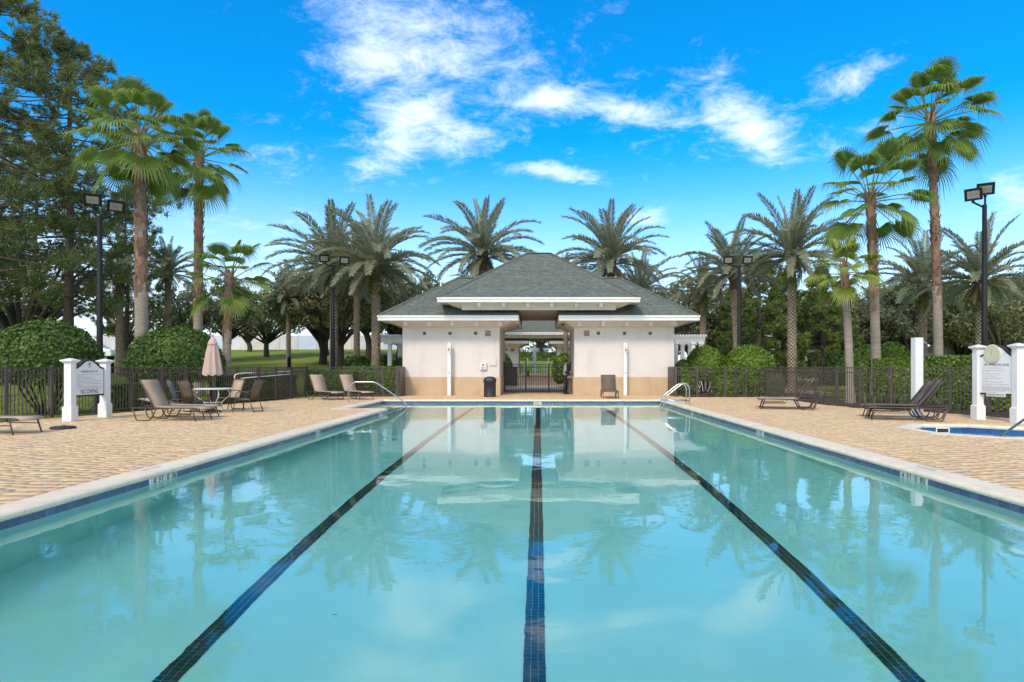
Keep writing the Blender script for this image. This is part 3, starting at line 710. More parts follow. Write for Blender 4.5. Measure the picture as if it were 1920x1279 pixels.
def pavilion(label):
    R = empty('pavilion', (0, YF, 0), label, 'pavilion')
    dy = -YF                                       # local y = world y - YF
    V3 = lambda x, y, z: Vector((x, y + dy, z))
    for x0, x1 in ((-6.6, -1.9), (1.73, 6.57)):
        m = MB(); m.box(x0, x1, YF+dy, YB+dy, 0, 3.3); m.build('wall', M['wall'], R)
        m = MB(); m.box(x0-.045, x1+.045, YF+dy-.045, YB+dy+.045, -.05, .86); m.frustum((x0-.045,x1+.045,YF+dy-.045,YB+dy+.045),(x0-.004,x1+.004,YF+dy-.004,YB+dy+.004),.86,.885,True)
        m.build('plinth', M['plinth'], R)
        # coved cornice from wall to eave
        lx, rx = (x0-.6, GAP*-1-.3) if x0 < 0 else (GAP+.3, x1+.6)
        m = MB(); m.frustum((x0-.02,x1+.02,YF+dy-.02,YB+dy+.02),(lx,rx,EYF+.35+dy,EYB-.35+dy),3.28,3.545); m.build('cornice', M['frieze'], R)
        # fascia boards all round the eave
        ex0, ex1 = (-EX, -GAP) if x0 < 0 else (GAP, EX)
        for (a,b,c,d) in ((ex0,ex1,EYF,EYF+.05),(ex0,ex1,EYB-.05,EYB),(ex0,ex0+.05,EYF+.05,EYB-.05),(ex1-.05,ex1,EYF+.05,EYB-.05)):
            m = MB(); m.box(a,b,c+dy,d+dy,3.545,EZ-.012); 
            if c == EYF: m.box(a-.02,b+.02,c+dy-.03,c+dy,3.70,EZ-.01)
            m.build('fascia', M['trim'], R)
        m = MB(); m.box(ex0+.05,ex1-.05,EYF+.05+dy,EYB-.05+dy,3.55,3.575); m.build('soffit', M['frieze'], R)
        me = bracket_me()
        xs = [-6.35+1.13*i for i in range(5)] if x0 < 0 else [1.95+1.13*i for i in range(5)]
        for x in xs:
            link('bracket', me, R, (x, YF+dy-.34, 3.45), (0,0,0), (1,1,1))
        # roof slopes (front, side, back) and the cut inner end
        hd = (EYB-EYF)/2; sgn = -1 if x0 < 0 else 1; ym = (EYF+EYB)/2; zr = EZ + PITCH*hd
        A, B = V3(sgn*EX,EYF,EZ), V3(sgn*EX,EYB,EZ); C, D = V3(sgn*GAP,EYF,EZ), V3(sgn*GAP,EYB,EZ); E, G = V3(sgn*(EX-hd),ym,zr), V3(sgn*GAP,ym,zr)
        m = MB(); m.add([A,C,G,E,B,D], [(0,1,2,3),(5,4,3,2),(4,0,3),(1,5,2)]); m.build('roof', M['underlay'], R)
        sl = sqrt(1+PITCH**2); length = hd*sl; m = MB()
        if sgn < 0: shingle_plane(m, A, Vector((1,0,0)), Vector((0,1,PITCH)).normalized(), Vector((0,-PITCH,1)).normalized(), lambda s: (s/sl, EX-GAP), length)
        else: shingle_plane(m, C, Vector((1,0,0)), Vector((0,1,PITCH)).normalized(), Vector((0,-PITCH,1)).normalized(), lambda s: (0, EX-GAP-s/sl), length)
        shingle_plane(m, A, Vector((0,1,0)), Vector((-sgn,0,PITCH)).normalized(), Vector((sgn*PITCH,0,1)).normalized(), lambda s: (s/sl, 2*hd-s/sl), length)
        hip_caps(m, A, E); hip_caps(m, B, E); hip_caps(m, E, G)
        m.build('shingles', M['shingle'], R, fix=False)['kind'] = 'stuff'
    # upper roof over the passage
    uh, ux, uy0, uy1, uz = 4.0, 4.64, 28.3, 36.3, 4.57; up = .684; ym = 32.3; zr = uz + up*uh
    A, B, C, D = V3(-ux,uy0,uz), V3(ux,uy0,uz), V3(ux,uy1,uz), V3(-ux,uy1,uz); E, G = V3(-.64,ym,zr), V3(.64,ym,zr)
    m = MB(); m.add([A,B,C,D,E,G], [(0,1,5,4),(2,3,4,5),(3,0,4),(1,2,5)]); m.build('roof', M['underlay'], R)
    sl = sqrt(1+up**2); m = MB(); L = uh*sl
    shingle_plane(m, A, Vector((1,0,0)), Vector((0,1,up)).normalized(), Vector((0,-up,1)).normalized(), lambda s: (s/sl, 2*ux-s/sl), L)
    shingle_plane(m, A, Vector((0,1,0)), Vector((1,0,up)).normalized(), Vector((-up,0,1)).normalized(), lambda s: (s/sl, 2*uh-s/sl), L)
    shingle_plane(m, B, Vector((0,1,0)), Vector((-1,0,up)).normalized(), Vector((up,0,1)).normalized(), lambda s: (s/sl, 2*uh-s/sl), L)
    for P_, Q_ in ((A,E),(B,G),(C,G),(D,E),(E,G)): hip_caps(m, P_, Q_)
    m.build('shingles', M['shingle'], R, fix=False)['kind'] = 'stuff'
    for (a,b,c,d) in ((-ux,ux,uy0,uy0+.05),(-ux,ux,uy1-.05,uy1),(-ux,-ux+.05,uy0+.05,uy1-.05),(ux-.05,ux,uy0+.05,uy1-.05)):
        m = MB(); m.box(a,b,c+dy,d+dy,uz-.235,uz-.012)
        if c == uy0: m.box(a-.02,b+.02,c+dy-.03,c+dy,uz-.10,uz-.01)
        m.build('fascia', M['trim'], R)
    m = MB(); m.box(-ux+.05,ux-.05,uy0+.05+dy,uy1-.05+dy,uz-.232,uz-.21); m.build('soffit', M['frieze'], R)
    m = MB(); m.frustum((-3.75,3.75,uy0+.75+dy,uy1-.75+dy),(-4.3,4.3,uy0+.35+dy,uy1-.35+dy),4.13,uz-.232); m.build('cornice', M['frieze'], R)
    for (a,b,c,d) in ((-3.6,3.6,28.85,29.1),(-3.6,3.6,35.5,35.75),(-3.6,-3.35,29.1,35.5),(3.35,3.6,29.1,35.5)):
        m = MB(); m.box(a,b,c+dy,d+dy,4.03,4.34); m.build('beam', M['frieze'], R)
    m = MB(); m.box(-3.35,3.35,29.1+dy,35.5+dy,4.06,4.12); m.build('ceiling', M['ceiling'], R)
    for x in (-2.75,-1.62,-.5,.62,1.75,2.88): link('bracket', bracket_me(), R, (x, uy0+.42+dy, 4.25), (0,0,0), (.95,.8,.95))
    # small screened openings and louvres high on the front
    def vent(px):
        x = X_at(px, YF); m = MB()
        for (a,b,c,d) in ((-.10,.10,.08,.10),(-.10,.10,-.10,-.08),(-.10,-.08,-.08,.08),(.08,.10,-.08,.08)): m.box(a,b,-.008,.012,c,d)
        o = m.build('vent', M['frieze'], R, loc=(x, -.006, 3.0))
        m = MB(); m.box(-.08,.08,.0,.006,-.08,.08); m.build('mesh_screen', M['grille'], o)
    def louvre(px):
        x = X_at(px, YF); m = MB(); m.box(-.135,.135,-.001,.005,-.135,.135); o = m.build('louvre', M['grille'], R, loc=(x, -.006, 3.0))
        for i in range(4):
            m = MB(); z = -.10 + i*.068; m.prism([(-.03,z-.012),(-.002,z+.02),(-.002,z+.034),(-.034,z)], 'x', -.13, .13); m.build('slat', M['plinth'], o)
    for p in (796, 844, 892, 1122, 1171, 1219): vent(p)
    louvre(915); louvre(1100)
    # column at each side of the passage
    m = MB(); m.lathe([(.05,0),(.05,.25),(.02,.3)], 10); m.build('roof_vent', M['trim'], R, loc=(-4.9, 1.0, 4.55+.85))
    return R
pav = pavilion('cream pavilion with stepped green-grey hip roof at the far end of the pool')
pav2 = copy_tree(pav); pav2.location = (0, 58.5, 0)
tag(pav2, 'more distant twin pavilion seen through the gate behind the fountain', 'pavilion')
# roof vents and camera on the near pavilion only
m = MB(); m.lathe([(.06,0),(.09,.02),(.09,.05),(.05,.09),(.001,.1)], 12); m.build('dome_camera', M['black'], pav, True, loc=(X_at(1056, 29.4), -.55, 3.44), rot=(pi,0,0))
m = MB(); m.box(-.16,.16,0,.05,-.18,.16); o = m.build('notice_plate', M['wall'], pav, loc=(X_at(924, 30), -.053, 1.62))

def shower_column(px, label):
    R = empty('shower_column', (X_at(px, 29.72), 29.72, 0), label, 'shower', 'shower columns on the pavilion front')
    m = MB(); m.box(-.085,.085,-.11,.11,0,2.48); m.frustum((-.085,.085,-.11,.11),(-.03,.03,-.05,.05),2.48,2.53); m.build('column', M['white'], R, bev=.008)
    m = MB(); m.tube(bendpath([(0,-.11,2.28),(0,-.20,2.30),(0,-.26,2.22)],.04),.014,8); o = m.build('shower_arm', M['steel'], R, True)
    m = MB(); m.lathe([(.012,0),(.045,-.05),(.045,-.065)], 12, (0,-.265,2.21)); m.build('shower_head', M['black'], R, True)
    m = MB(); m.lathe([(.03,0),(.03,.02),(.012,.03)], 12); m.build('push_button', M['steel'], R, True, loc=(0,-.112,1.1), rot=(RAD(90),0,0))
shower_column(842.5, 'white shower column against the left half of the cream pavilion')
shower_column(1172, 'white shower column beside the lounger on the right half of the pavilion')

# first aid / call box
R = empty('call_box', (X_at(906, 29.93), 29.93, 1.4), 'small white call box with red mark on the pavilion wall above the bin', 'call box')
m = MB(); m.box(-.16,.16,-.06,.05,-.16,.18); m.build('case', M['white'], R, bev=.012)
m = MB(); m.box(-.02,.02,-.064,-.061,.0,.12); m.box(-.06,.06,-.0645,-.0615,.04,.08); m.build('mark', M['red'], R)
m = MB(); m.box(-.11,.11,-.0635,-.061,-.09,-.05); m.box(-.09,.09,-.0635,-.061,-.13,-.11); m.build('print', M['grey_ink'], R)
m = MB(); m.tube([(0,.035,-.16),(.01,.04,-.5)],.006,6); m.build('conduit', M['frieze'], R)

# rubbish bin
R = empty('litter_bin', (X_at(918.5, 28.3), 28.3, 0), 'black ribbed litter bin with domed lid in front of the pavilion', 'bin')
m = MB(); m.lathe([(.27,0),(.285,.03),(.285,.07),(.265,.09),(.265,.62),(.285,.64),(.285,.70),(.27,.72)], 26); o = m.build('body', M['rubber'], R, True)
m = MB()
for k in range(24):
    a = 2*pi*k/24; m.box(.262,.274,-.012,.012,.10,.61) if False else m.tube([(.266*cos(a),.266*sin(a),.10),(.266*cos(a),.266*sin(a),.61)],.010,5)
m.build('ribs', M['rubber'], R)
m = MB(); m.lathe([(.30,.70),(.305,.74),(.29,.80),(.25,.87),(.15,.92),(.001,.935)], 26); m.build('lid', M['rubber'], R, True)
m = MB(); m.box(-.13,.13,-.292,-.262,.745,.845); m.build('flap', M['grille'], R, bev=.01)

# ------------------------------------------------------------------ fences and gates
PK = MB().box(-.009,.009,-.009,.009,.06,1.345).mesh('picket', M['bronze'])
FH = 1.36
def post_me(h, w=.032): 
    m = MB(); m.box(-w,w,-w,w,0,h); m.frustum((-w-.006,w+.006,-w-.006,w+.006),(-.008,.008,-.008,.008),h,h+.035); return m.mesh('post', M['bronze'])
POST = post_me(FH+.02)
def span(R, p, q, pickets=True, mesh=False, z0=0):
    d = Vector((q[0]-p[0], q[1]-p[1])); L = d.length; rz = atan2(d.y, d.x); mid = ((p[0]+q[0])/2, (p[1]+q[1])/2)
    for z in (1.345, 1.175, .085):
        m = MB(); m.box(-L/2+.03, L/2-.03, -.014, .014, z-.015, z+.015); m.build('rail', M['bronze'], R, loc=(mid[0], mid[1], z0), rot=(0,0,rz))
    if pickets:
        n = max(2, round(L/.105))
        for i in range(1, n):
            t = i/n; link('picket', PK, R, (p[0]+d.x*t, p[1]+d.y*t, z0), (0,0,rz))
def fence(label, pts, group=None, posts=None):
    R = empty('fence', (0,0,0), label, 'fence', group)
    for i, p in enumerate(pts):
        q = pts[min(i+1, len(pts)-1)]; p0 = pts[max(i-1,0)]; rz = atan2(q[1]-p0[1], q[0]-p0[0]); link('post', POST, R, (p[0], p[1], 0), (0,0,rz))
    for p, q in zip(pts[:-1], pts[1:]): span(R, p, q)
    return R
def on_line(px, tbl):
    xs = [t[0] for t in tbl]; Y = float(np.interp(px, xs, [t[1] for t in tbl])); return (X_at(px, Y), Y)
LT = [(-120, 14.1), (0, 15.3), (97.6, 16.7), (310, 20.3), (500, 24.8), (546, 26.7), (574, 28.3)]
fence('bronze picket fence along the lawn behind the depth sign and patio table', [on_line(p, LT) for p in (-60, 12, 97.6, 178, 247.5, 303, 348.7, 402, 445.7, 485, 517.4, 546.7, 573.6)])
fence('bronze picket fence before the clipped hedge left of the pavilion', [(X_at(p, 28.45), 28.45) for p in (575.5, 645.8, 718, 744)])
fence('short bronze picket run between right pavilion corner and the gate', [(X_at(1268, 28.1), 28.1), (X_at(1307, 28.1), 28.1)])
fence('bronze picket fence before the paired round bushes right of the gate', [(X_at(1360, 28.1), 28.1), (X_at(1398, 28.1), 28.1), (X_at(1437, 28.3), 28.3)])
RT = [(1437, 28.3), (1464, 26.4), (1530, 23.0), (1580, 21.2), (1614, 20.5), (1672, 19.6), (1779, 18.2), (1823, 17.6), (1893, 16.5), (2000, 15.2)]
fence('long bronze picket fence along the tall hedge behind the spa sign', [on_line(p, RT) for p in (1439, 1464, 1494, 1529, 1569, 1614, 1672, 1727, 1781.6, 1851, 1925, 2000)])
# wide end posts against the pavilion
for px, lab in ((747.5, 'wide dark end post where fence meets left pavilion corner'), (1264.5, 'wide dark end post where fence meets right pavilion corner')):
    m = MB(); x = X_at(px, 28.9); m.box(x-.10, x+.10, 28.75, 29.9, 0, 1.38); tag(m.build('end_panel', M['bronze'], bev=.006), lab, 'fence post')
# side gate with its arched foot rail
R = empty('side_gate', (X_at(1333, 28.1), 28.1, 0), 'bronze side gate with curved foot rail between two short fences', 'gate')
w = (1360-1307)/2/F*28.1 - .05
for z in (1.345, 1.175): 
    m = MB(); m.box(-w,w,-.015,.015,z-.016,z+.016); m.build('rail', M['bronze'], R)
m = MB(); m.tube([(-w + 2*w*i/10, 0, .06 + .10*sin(pi*i/10)) for i in range(11)],.016,6); m.build('foot_rail', M['bronze'], R)
for s in (-1,1): m = MB(); m.box(s*w-.02,s*w+.02,-.02,.02,.05,1.36); m.build('stile', M['bronze'], R)
for i in range(1,12):
    x = -w + 2*w*i/12; link('picket', PK, R, (x,0,0))
m = MB(); m.box(-w+.02,-w+.12,-.05,.05,.95,1.12); m.build('latch', M['black'], R)

# entrance gate in the passage
YG = 33.4
gb = 1.53
PKG = MB().box(-.011,.011,-.011,.011,.07,gb).mesh('picket', M['black'])
def gate_leaf(R, x0, x1):
    for z in (gb-.015, gb-.17, .08): 
        m = MB(); m.box(x0,x1,-.018,.018,z-.018,z+.018); m.build('rail', M['black'], R)
    n = round((x1-x0)/.118)
    for i in range(1,n): link('picket', PKG, R, (x0+(x1-x0)*i/n, 0, 0))
xl, xa, xb, xr = X_at(946,YG), X_at(986,YG), X_at(1029,YG), 1.70
R = empty('entry_gate', (0,YG,0), 'black barred entrance gate closing the passage through the near pavilion', 'gate')
gate_leaf(R, xl, xa-.04); gate_leaf(R, xa+.06, xb-.06); gate_leaf(R, xb+.04, xr)
for x, h in ((xl,1.62),(xa,1.62),(xb,1.62),(xr,1.62)):
    m = MB(); m.box(x-.04,x+.04,-.04,.04,0,h); m.frustum((x-.05,x+.05,-.05,.05),(x-.01,x+.01,-.01,.01),h,h+.04); m.build('post', M['black'], R)
m = MB(); m.box(xa+.06,xa+.20,-.06,.06,.85,1.15); m.build('lock_box', M['black'], R, bev=.01)
m = MB(); m.box(xl+.06,xl+.70,.025,.04,.35,1.34); m.build('screen_panel', M['grille'], R)
for x in (xa+.06, xb-.06):
    m = MB(); m.box(x-.03+.03,x+.10-.03,-.05,-.035,1.52,1.85); m.build('white_tag', M['white'], R)

# ------------------------------------------------------------------ courtyard: fountain, box balls, gazebo beyond
R = empty('fountain', (X_at(1003,50),50,0), 'tan stone fountain with white jets in the courtyard behind the gate', 'fountain')
m = MB(); m.lathe([(3.4,-.02),(3.4,.22),(3.0,.22),(3.0,.20),(2.7,.2),(2.7,.66),(2.78,.66),(2.78,.75),(2.35,.75),(2.35,.6)], 40); m.build('basin', M['stone'], R)
m = MB(); m.lathe([(2.35,.62),(1.2,.625),(.001,.63)], 32, cap=False); m.build('basin_water', M['basin'], R)
for j, (x, h, r) in enumerate([(0,2.25,.13),(-.75,.85,.07),(.75,.80,.07),(-1.4,.6,.06),(1.4,.62,.06),(-2.0,.5,.06),(2.0,.5,.06)]):
    rr = random.Random(j); V = []; Q = []
    m = MB()
    m.tube([(x+rr.uniform(-.03,.03),0,.8+h*t) for t in (0,.25,.5,.75,.92,1)], [r*.45,r*.5,r*.6,r*.85,r*.9,r*.2], 7)
    for k in range(int(60*h)):
        t = rr.random(); fall = rr.random()
        px_ = x + rr.gauss(-.05, .06+.14*h*.4*fall); pz = .85 + h*(1-fall**1.6)*rr.uniform(.7,1.05); s = rr.uniform(.012,.035); py_ = rr.gauss(0,.1)
        m.add([(px_-s,py_,pz),(px_,py_-s,pz),(px_+s,py_,pz),(px_,py_,pz+s*3),(px_,py_+s,pz-s)], [(0,1,3),(1,2,3),(2,4,3),(4,0,3)])
    m.build('jet', M['jet'], R)

# ------------------------------------------------------------------ foliage builders
def leaf_quads(P, Nrm, size, rng, spread=.8, aspect=.5, fold=0.0):
    """one rhombic leaf per point"""
    n = len(P); d = Nrm + rng.normal(0, spread, (n,3)); d /= np.linalg.norm(d, axis=1, keepdims=True) + 1e-9
    r = rng.normal(0,1,(n,3)); a = np.cross(d, r); a /= np.linalg.norm(a, axis=1, keepdims=True) + 1e-9; b = np.cross(d, a)
    s = (size*rng.uniform(.65,1.35,n))[:,None]
    V = np.stack([P - a*s, P - b*s*aspect + d*s*.12, P + a*s, P + b*s*aspect + d*s*.12], 1)
    return V.reshape(-1,3), np.arange(4*n).reshape(-1,4)

def sphere_pts(n, rng):
    v = rng.normal(0,1,(n,3)); return v/np.linalg.norm(v, axis=1, keepdims=True)

def crown_np(clumps, per, leaf, rng, flat=.75, aspect=.5):
    """clumps: (x,y,z,r) -> leaves massed towards each clump's shell"""
    Ps, Ns = [], []
    for x, y, z, r in clumps:
        u = sphere_pts(per, rng); k = rng.uniform(.35,1.0,per)**.5; p = u*k[:,None]*r; p[:,2] *= flat
        Ps.append(p + np.array([x,y,z])); Ns.append(u + np.array([0,0,.35]))
    P, Nn = np.concatenate(Ps), np.concatenate(Ns); Nn /= np.linalg.norm(Nn,axis=1,keepdims=True)
    return leaf_quads(P, Nn, leaf, rng, .7, aspect)

def oak_proto(seed, w, h, base, nclump=85, per=120, leaf=.13, bare=1.0):
    rng = np.random.default_rng(seed); R = random.Random(seed); clumps = []
    while len(clumps) < nclump:
        u = sphere_pts(1, rng)[0]; k = rng.uniform(.3,1.0)**.45
        x, y, z = u*k
        if z < -.55: continue
        lob = 1 + .22*sin(3*atan2(y,x)+seed) + .12*sin(5*atan2(y,x)+2*seed)
        cz = base + (h-base)*(.48 + .5*z); clumps.append((x*w*lob, y*w*lob, cz, rng.uniform(.5,1.0)*w*.24))
    V, Q = crown_np(clumps, per, leaf, rng)
    wood = MB(); n = 5
    tr = [(0,0,-.3),(R.uniform(-.1,.1),R.uniform(-.1,.1),base*.5),(R.uniform(-.2,.2),R.uniform(-.2,.2),base)]
    wood.tube(smoothpath(tr,4), list(np.linspace(.34,.26,9)), 10)
    for c in R.sample(clumps, min(26, len(clumps))):
        a = Vector(tr[2]); e = Vector(c[:3]); mid = a.lerp(e,.5) + Vector((0,0,.12*(e-a).length*R.uniform(-.3,1))); pp = smoothpath([a - Vector((0,0,.3)), mid, e], 4)
        wood.tube(pp, list(np.linspace(.15,.03,len(pp))), 6)
    return V, Q, wood

def place_tree(name, label, group, crown_me, wood_me, loc, rz, sc, cat='tree'):
    R = empty(name, loc, label, cat, group, rz, sc)
    link('crown', crown_me, R); link('trunk', wood_me, R)
    return R

OAKS = []
for sd, w, h, b, mt in ((1,4.2,8.2,2.1,'oakleaf'),(2,3.8,9.0,2.4,'oakleaf'),(3,4.6,7.6,1.9,'oakleaf2')):
    V, Q, wood = oak_proto(sd, w, h, b)
    OAKS.append((np_mesh('crown', V, Q, M[mt]), wood.mesh('trunk', M['bark'], True)))
V, Q, wood = oak_proto(9, 2.6, 5.6, 1.4, 46, 70, .13); YEL = (np_mesh('crown', V, Q, M['yellowleaf']), wood.mesh('trunk', M['bark'], True))

def pine_proto(seed, H, first, spread, nb, tufts, cedar=False):
    rng = np.random.default_rng(seed); R = random.Random(seed); wood = MB(); Vs, Fs = [], []; nv = 0
    path = [(0,0,-.4)] + [(R.uniform(-.15,.15), R.uniform(-.15,.15), H*t) for t in (.25,.5,.75,.97)]
    sp = smoothpath(path,5); wood.tube(sp, list(np.linspace(.27,.05,len(sp))), 9)
    tp, td = [], []
    for i in range(nb):
        t = (i+.5)/nb; z = first + (H-first)*t**.9; az = i*2.399 + R.uniform(-.4,.4)
        prof = (sin(pi*min(1,(t*.82+.18)))**.7) if not cedar else (1-t)**.8+.08
        L = spread*prof*R.uniform(.65,1.15); rise = R.uniform(-.12,.35) if not cedar else R.uniform(-.25,.1)
        d = Vector((cos(az), sin(az), 0)); c0 = Vector((0,0,z)); e = c0 + d*L + Vector((0,0,L*rise)); mid = c0.lerp(e,.55) + Vector((0,0,-.08*L))
        pp = smoothpath([c0, mid, e],4); wood.tube(pp, list(np.linspace(.045,.010,len(pp))), 5)
        for k in range(tufts):
            s = R.uniform(.40,1.0)**.6; b = c0.lerp(e, s) + Vector((0,0,-.3*L*s*(1-s)))
            side = d.cross(Vector((0,0,1)))*R.gauss(0,.15*L*(1.2-s)+.10); tp.append(b + side + Vector((0,0,R.gauss(.05,.18)))); td.append((d*R.uniform(.2,1)+side.normalized()*R.uniform(0,.6)+Vector((0,0,R.uniform(.1,.9)))).normalized())
    tp = np.array(tp); td = np.array(td); per = 22; ln = .34 if not cedar else .30
    n = len(tp)*per; base = np.repeat(tp,per,0) + rng.normal(0,.05,(n,3)); dr = np.repeat(td,per,0) + rng.normal(0,.62,(n,3)); dr /= np.linalg.norm(dr,axis=1,keepdims=True)
    r = rng.normal(0,1,(n,3)); a = np.cross(dr,r); a /= np.linalg.norm(a,axis=1,keepdims=True); wd = .022 if not cedar else .035
    tip = base + dr*(ln*rng.uniform(.7,1.3,n))[:,None]
    V = np.stack([base - a*wd, base + a*wd, tip], 1).reshape(-1,3); Q = np.arange(3*n).reshape(-1,3)
    return V, Q, wood
PINES = []
for sd, H, f, s in ((21,17.5,4.2,4.6),(22,19.0,3.6,5.0)):
    V, Q, wood = pine_proto(sd, H, f, s, 108, 18); PINES.append((np_mesh('crown', V, Q, M['pineleaf']), wood.mesh('trunk', M['pinebark'], True)))
V, Q, wood = pine_proto(31, 9.0, 1.0, 3.4, 70, 15, True); CEDAR = (np_mesh('crown', V, Q, M['cedarleaf']), wood.mesh('trunk', M['bark'], True))

def gz(x, y): return float(ground_z(x, y))

# pines on the left
for k, (px, Y, lab, sc) in enumerate([(131, 31, 'tall pine with bare lower trunk behind the left domed bush', .98), (-34, 27, 'tallest dense pine cut by the left edge of the photo', 1.0), (66, 41, 'slighter pine standing between the two nearer pines', .86), (238, 40, 'ragged lower pine behind the tall rust-trunked palm', .62), (-95, 33, 'pine mostly outside the frame whose boughs enter at far left', .95)]):
    x = X_at(px, Y); place_tree('pine_tree', lab, 'pines at the left of the pool', *PINES[k % 2], (x, Y, gz(x, Y)), k*1.9, sc)
# bare-limbed tree at far left
V, Q, wood = oak_proto(14, 4.4, 8.5, 2.3, 60, 60, .11)
x = X_at(36, 33); place_tree('broadleaf_tree', 'dark forked broadleaf tree with bare lower limbs at far left', None, np_mesh('crown', V, Q, M['oakleaf']), wood.mesh('trunk', M['bark'], True), (x, 33, gz(x,33)), .6, 1.05)
# oaks on the rise and behind the pavilion
oak_spots = [
 (355, 52, .80, 0, 'dark live oak on the rise behind the small fan palm'),
 (425, 56, .86, 1, 'live oak on the rise between the small fan palm and slim date palm'),
 (604, 50, .98, 0, 'live oak with straight dark trunk left of the far light pole'),
 (500, 62, .82, 2, 'live oak on the rise behind the slim date palm'),
 (612, 66, 1.0, 1, 'live oak farther back up the rise near the hoarding'),
 (637, 48, .95, 2, 'live oak whose trunk stands just right of the far left light pole'),
 (690, 60, 1.05, 1, 'live oak behind the twin date palm trunks'),
 (750, 54, 1.12, 0, 'broad live oak above the white pergola left of the pavilion'),
 (830, 64, 1.30, 2, 'rounded olive green oak showing above the left roof slope'),
 (895, 72, 1.3, 1, 'oak peeping over the roof behind the left central date palm'),
 (1125, 72, 1.2, 0, 'oak peeping over the roof behind the right central date palm'),
 (1225, 62, 1.15, 0, 'dark oak rising behind the right roof slope'),
 (1300, 54, 1.05, 1, 'dark oak behind the right white pergola'),
 (1350, 66, 1.2, 0, 'oak in shade behind the paired round bushes'),
 (1590, 60, 1.12, 2, 'oak between the small lime palm and the cedar'),
 (1560, 52, .9, 1, 'dark low oak beside the beige house'),
 (1650, 54, 1.05, 0, 'dense oak behind the middle fan palm on the right'),
 (1715, 48, .98, 1, 'dense oak behind the white shower post'),
 (1800, 52, 1.1, 0, 'dense oak left of the right hand light pole'),
 (1880, 44, 1.0, 2, 'olive green oak behind the spa sign'),
 (1960, 50, 1.1, 1, 'oak at the right edge beyond the spa sign'),
 (1260, 90, 1.3, 2, 'faint far oak behind the right roof end'),
 (1480, 78, 1.3, 0, 'far oak behind the cedar trees'),
 (1700, 74, 1.3, 2, 'far oak between the two tall right fan palms'),
 (1015, 110, 1.25, 1, 'far oak seen through both pavilion passages'),
]
for k, (px, Y, sc, v, lab) in enumerate(oak_spots):
    x = X_at(px, Y); place_tree('oak_tree', lab, 'oaks behind the pool', *OAKS[v], (x, Y, gz(x, Y)), k*2.1, sc)
for k, (px, Y, sc, lab) in enumerate([(235, 60, 1.0, 'yellowing tree behind the ivy-clad trunk at left'), (468, 74, .9, 'thin yellowing tree in front of the hoarding'), (30, 62, 1.0, 'yellowing tree beyond the left domed bush')]):
    x = X_at(px, Y); place_tree('autumn_tree', lab, 'yellowing trees on the rise', *YEL, (x, Y, gz(x, Y)), k*1.3, sc)
for k, (px, Y, sc, lab) in enumerate([(1425, 46, 1.05, 'bright green feathery cedar behind the right far light pole'), (1540, 47, .98, 'bright green feathery cedar right of the big right date palm'), (1375, 52, .9, 'feathery cedar partly hidden by a date palm trunk'), (1470, 50, 1.0, 'feathery cedar directly behind the big right date palm')]):
    x = X_at(px, Y); place_tree('cedar_tree', lab, 'cedars on the right', *CEDAR, (x, Y, gz(x, Y)), k*2.2, sc)
# a far line of woods closes the view
rng = np.random.default_rng(77); cl = []
for i in range(150):
    x = -150 + i*2.1; y = rng.uniform(120, 150); zg = gz(x, y)
    for j in range(2): cl.append((x + rng.normal(0,1), y, zg + rng.uniform(1.2, 7.0 if x > -10 else 3.2), rng.uniform(1.6,2.6)))
V, Q = crown_np(cl, 70, .32, rng); tag(link('far_woods', np_mesh('far_woods', V, Q, M['oakleaf'])), 'far line of dark woods behind everything', kind='stuff')

# ------------------------------------------------------------------ palms
def frond_date(e0, droop, L=4.0, seed=0):
    """feather frond: leaves the crown at elevation e0 (deg) and bends by droop (deg) along its length, in the xz plane"""
    R = random.Random(seed); n = 14; pts = [Vector((0,0,0))]; ang = RAD(e0); step = L/n; tang = []
    for i in range(n):
        t = (i+.5)/n; a = RAD(e0) - RAD(droop)*t**1.5; d = Vector((cos(a),0,sin(a))); tang.append(d); pts.append(pts[-1] + d*step)
    tang.append(tang[-1]); V, Q = [], []
    for i in range(n):                                             # rachis as a flat three-sided strip
        w0, w1 = .045*(1-i/n)+.006, .045*(1-(i+1)/n)+.006; b = len(V); u = Vector((0,1,0))
        V += [pts[i]-u*w0, pts[i]+u*w0, pts[i+1]+u*w1, pts[i+1]-u*w1]; Q.append((b,b+1,b+2,b+3))
    m = 84
    for k in range(m):
        t = .10 + .90*k/(m-1); f = t*n; i = min(int(f), n-1); p = pts[i].lerp(pts[i+1], f-i); d = tang[i]; up = Vector((-d.z,0,d.x))
        ll = L*.150*(sin(pi*min(1, .12+.80*t)))**.55*R.uniform(.85,1.12); ll = max(ll, L*.03)
        for s in (-1,1):
            fw = R.uniform(.62,.85) + .25*t; dv = (d*fw + Vector((0,s,0))*R.uniform(.62,.8) + up*R.uniform(.0,.55)).normalized()
            tip = p + dv*ll + Vector((0,0,-.10*ll)); wv = d*.034*L/4*1.35; q = p + dv*ll*.45; b = len(V)
            V += [p, q - wv, tip, q + wv]; Q.append((b,b+1,b+2,b+3))
    return [tuple(v) for v in V], Q
DATE = []
for e0, dr, ln in ((86,14,3.6),(76,30,3.8),(64,46,4.0),(50,56,4.1),(36,58,4.1),(20,54,4.0),(4,48,3.7),(-14,40,3.2)):
    for v in range(2):
        V, Q = frond_date(e0, dr*(1 if v == 0 else 1.25), ln, int(e0*3+v)); DATE.append(np_mesh('frond', V, Q, M['datefrond']))
V, Q = frond_date(-40, 40, 2.4, 5); DRY = np_mesh('frond', V, Q, M['dryfrond'])

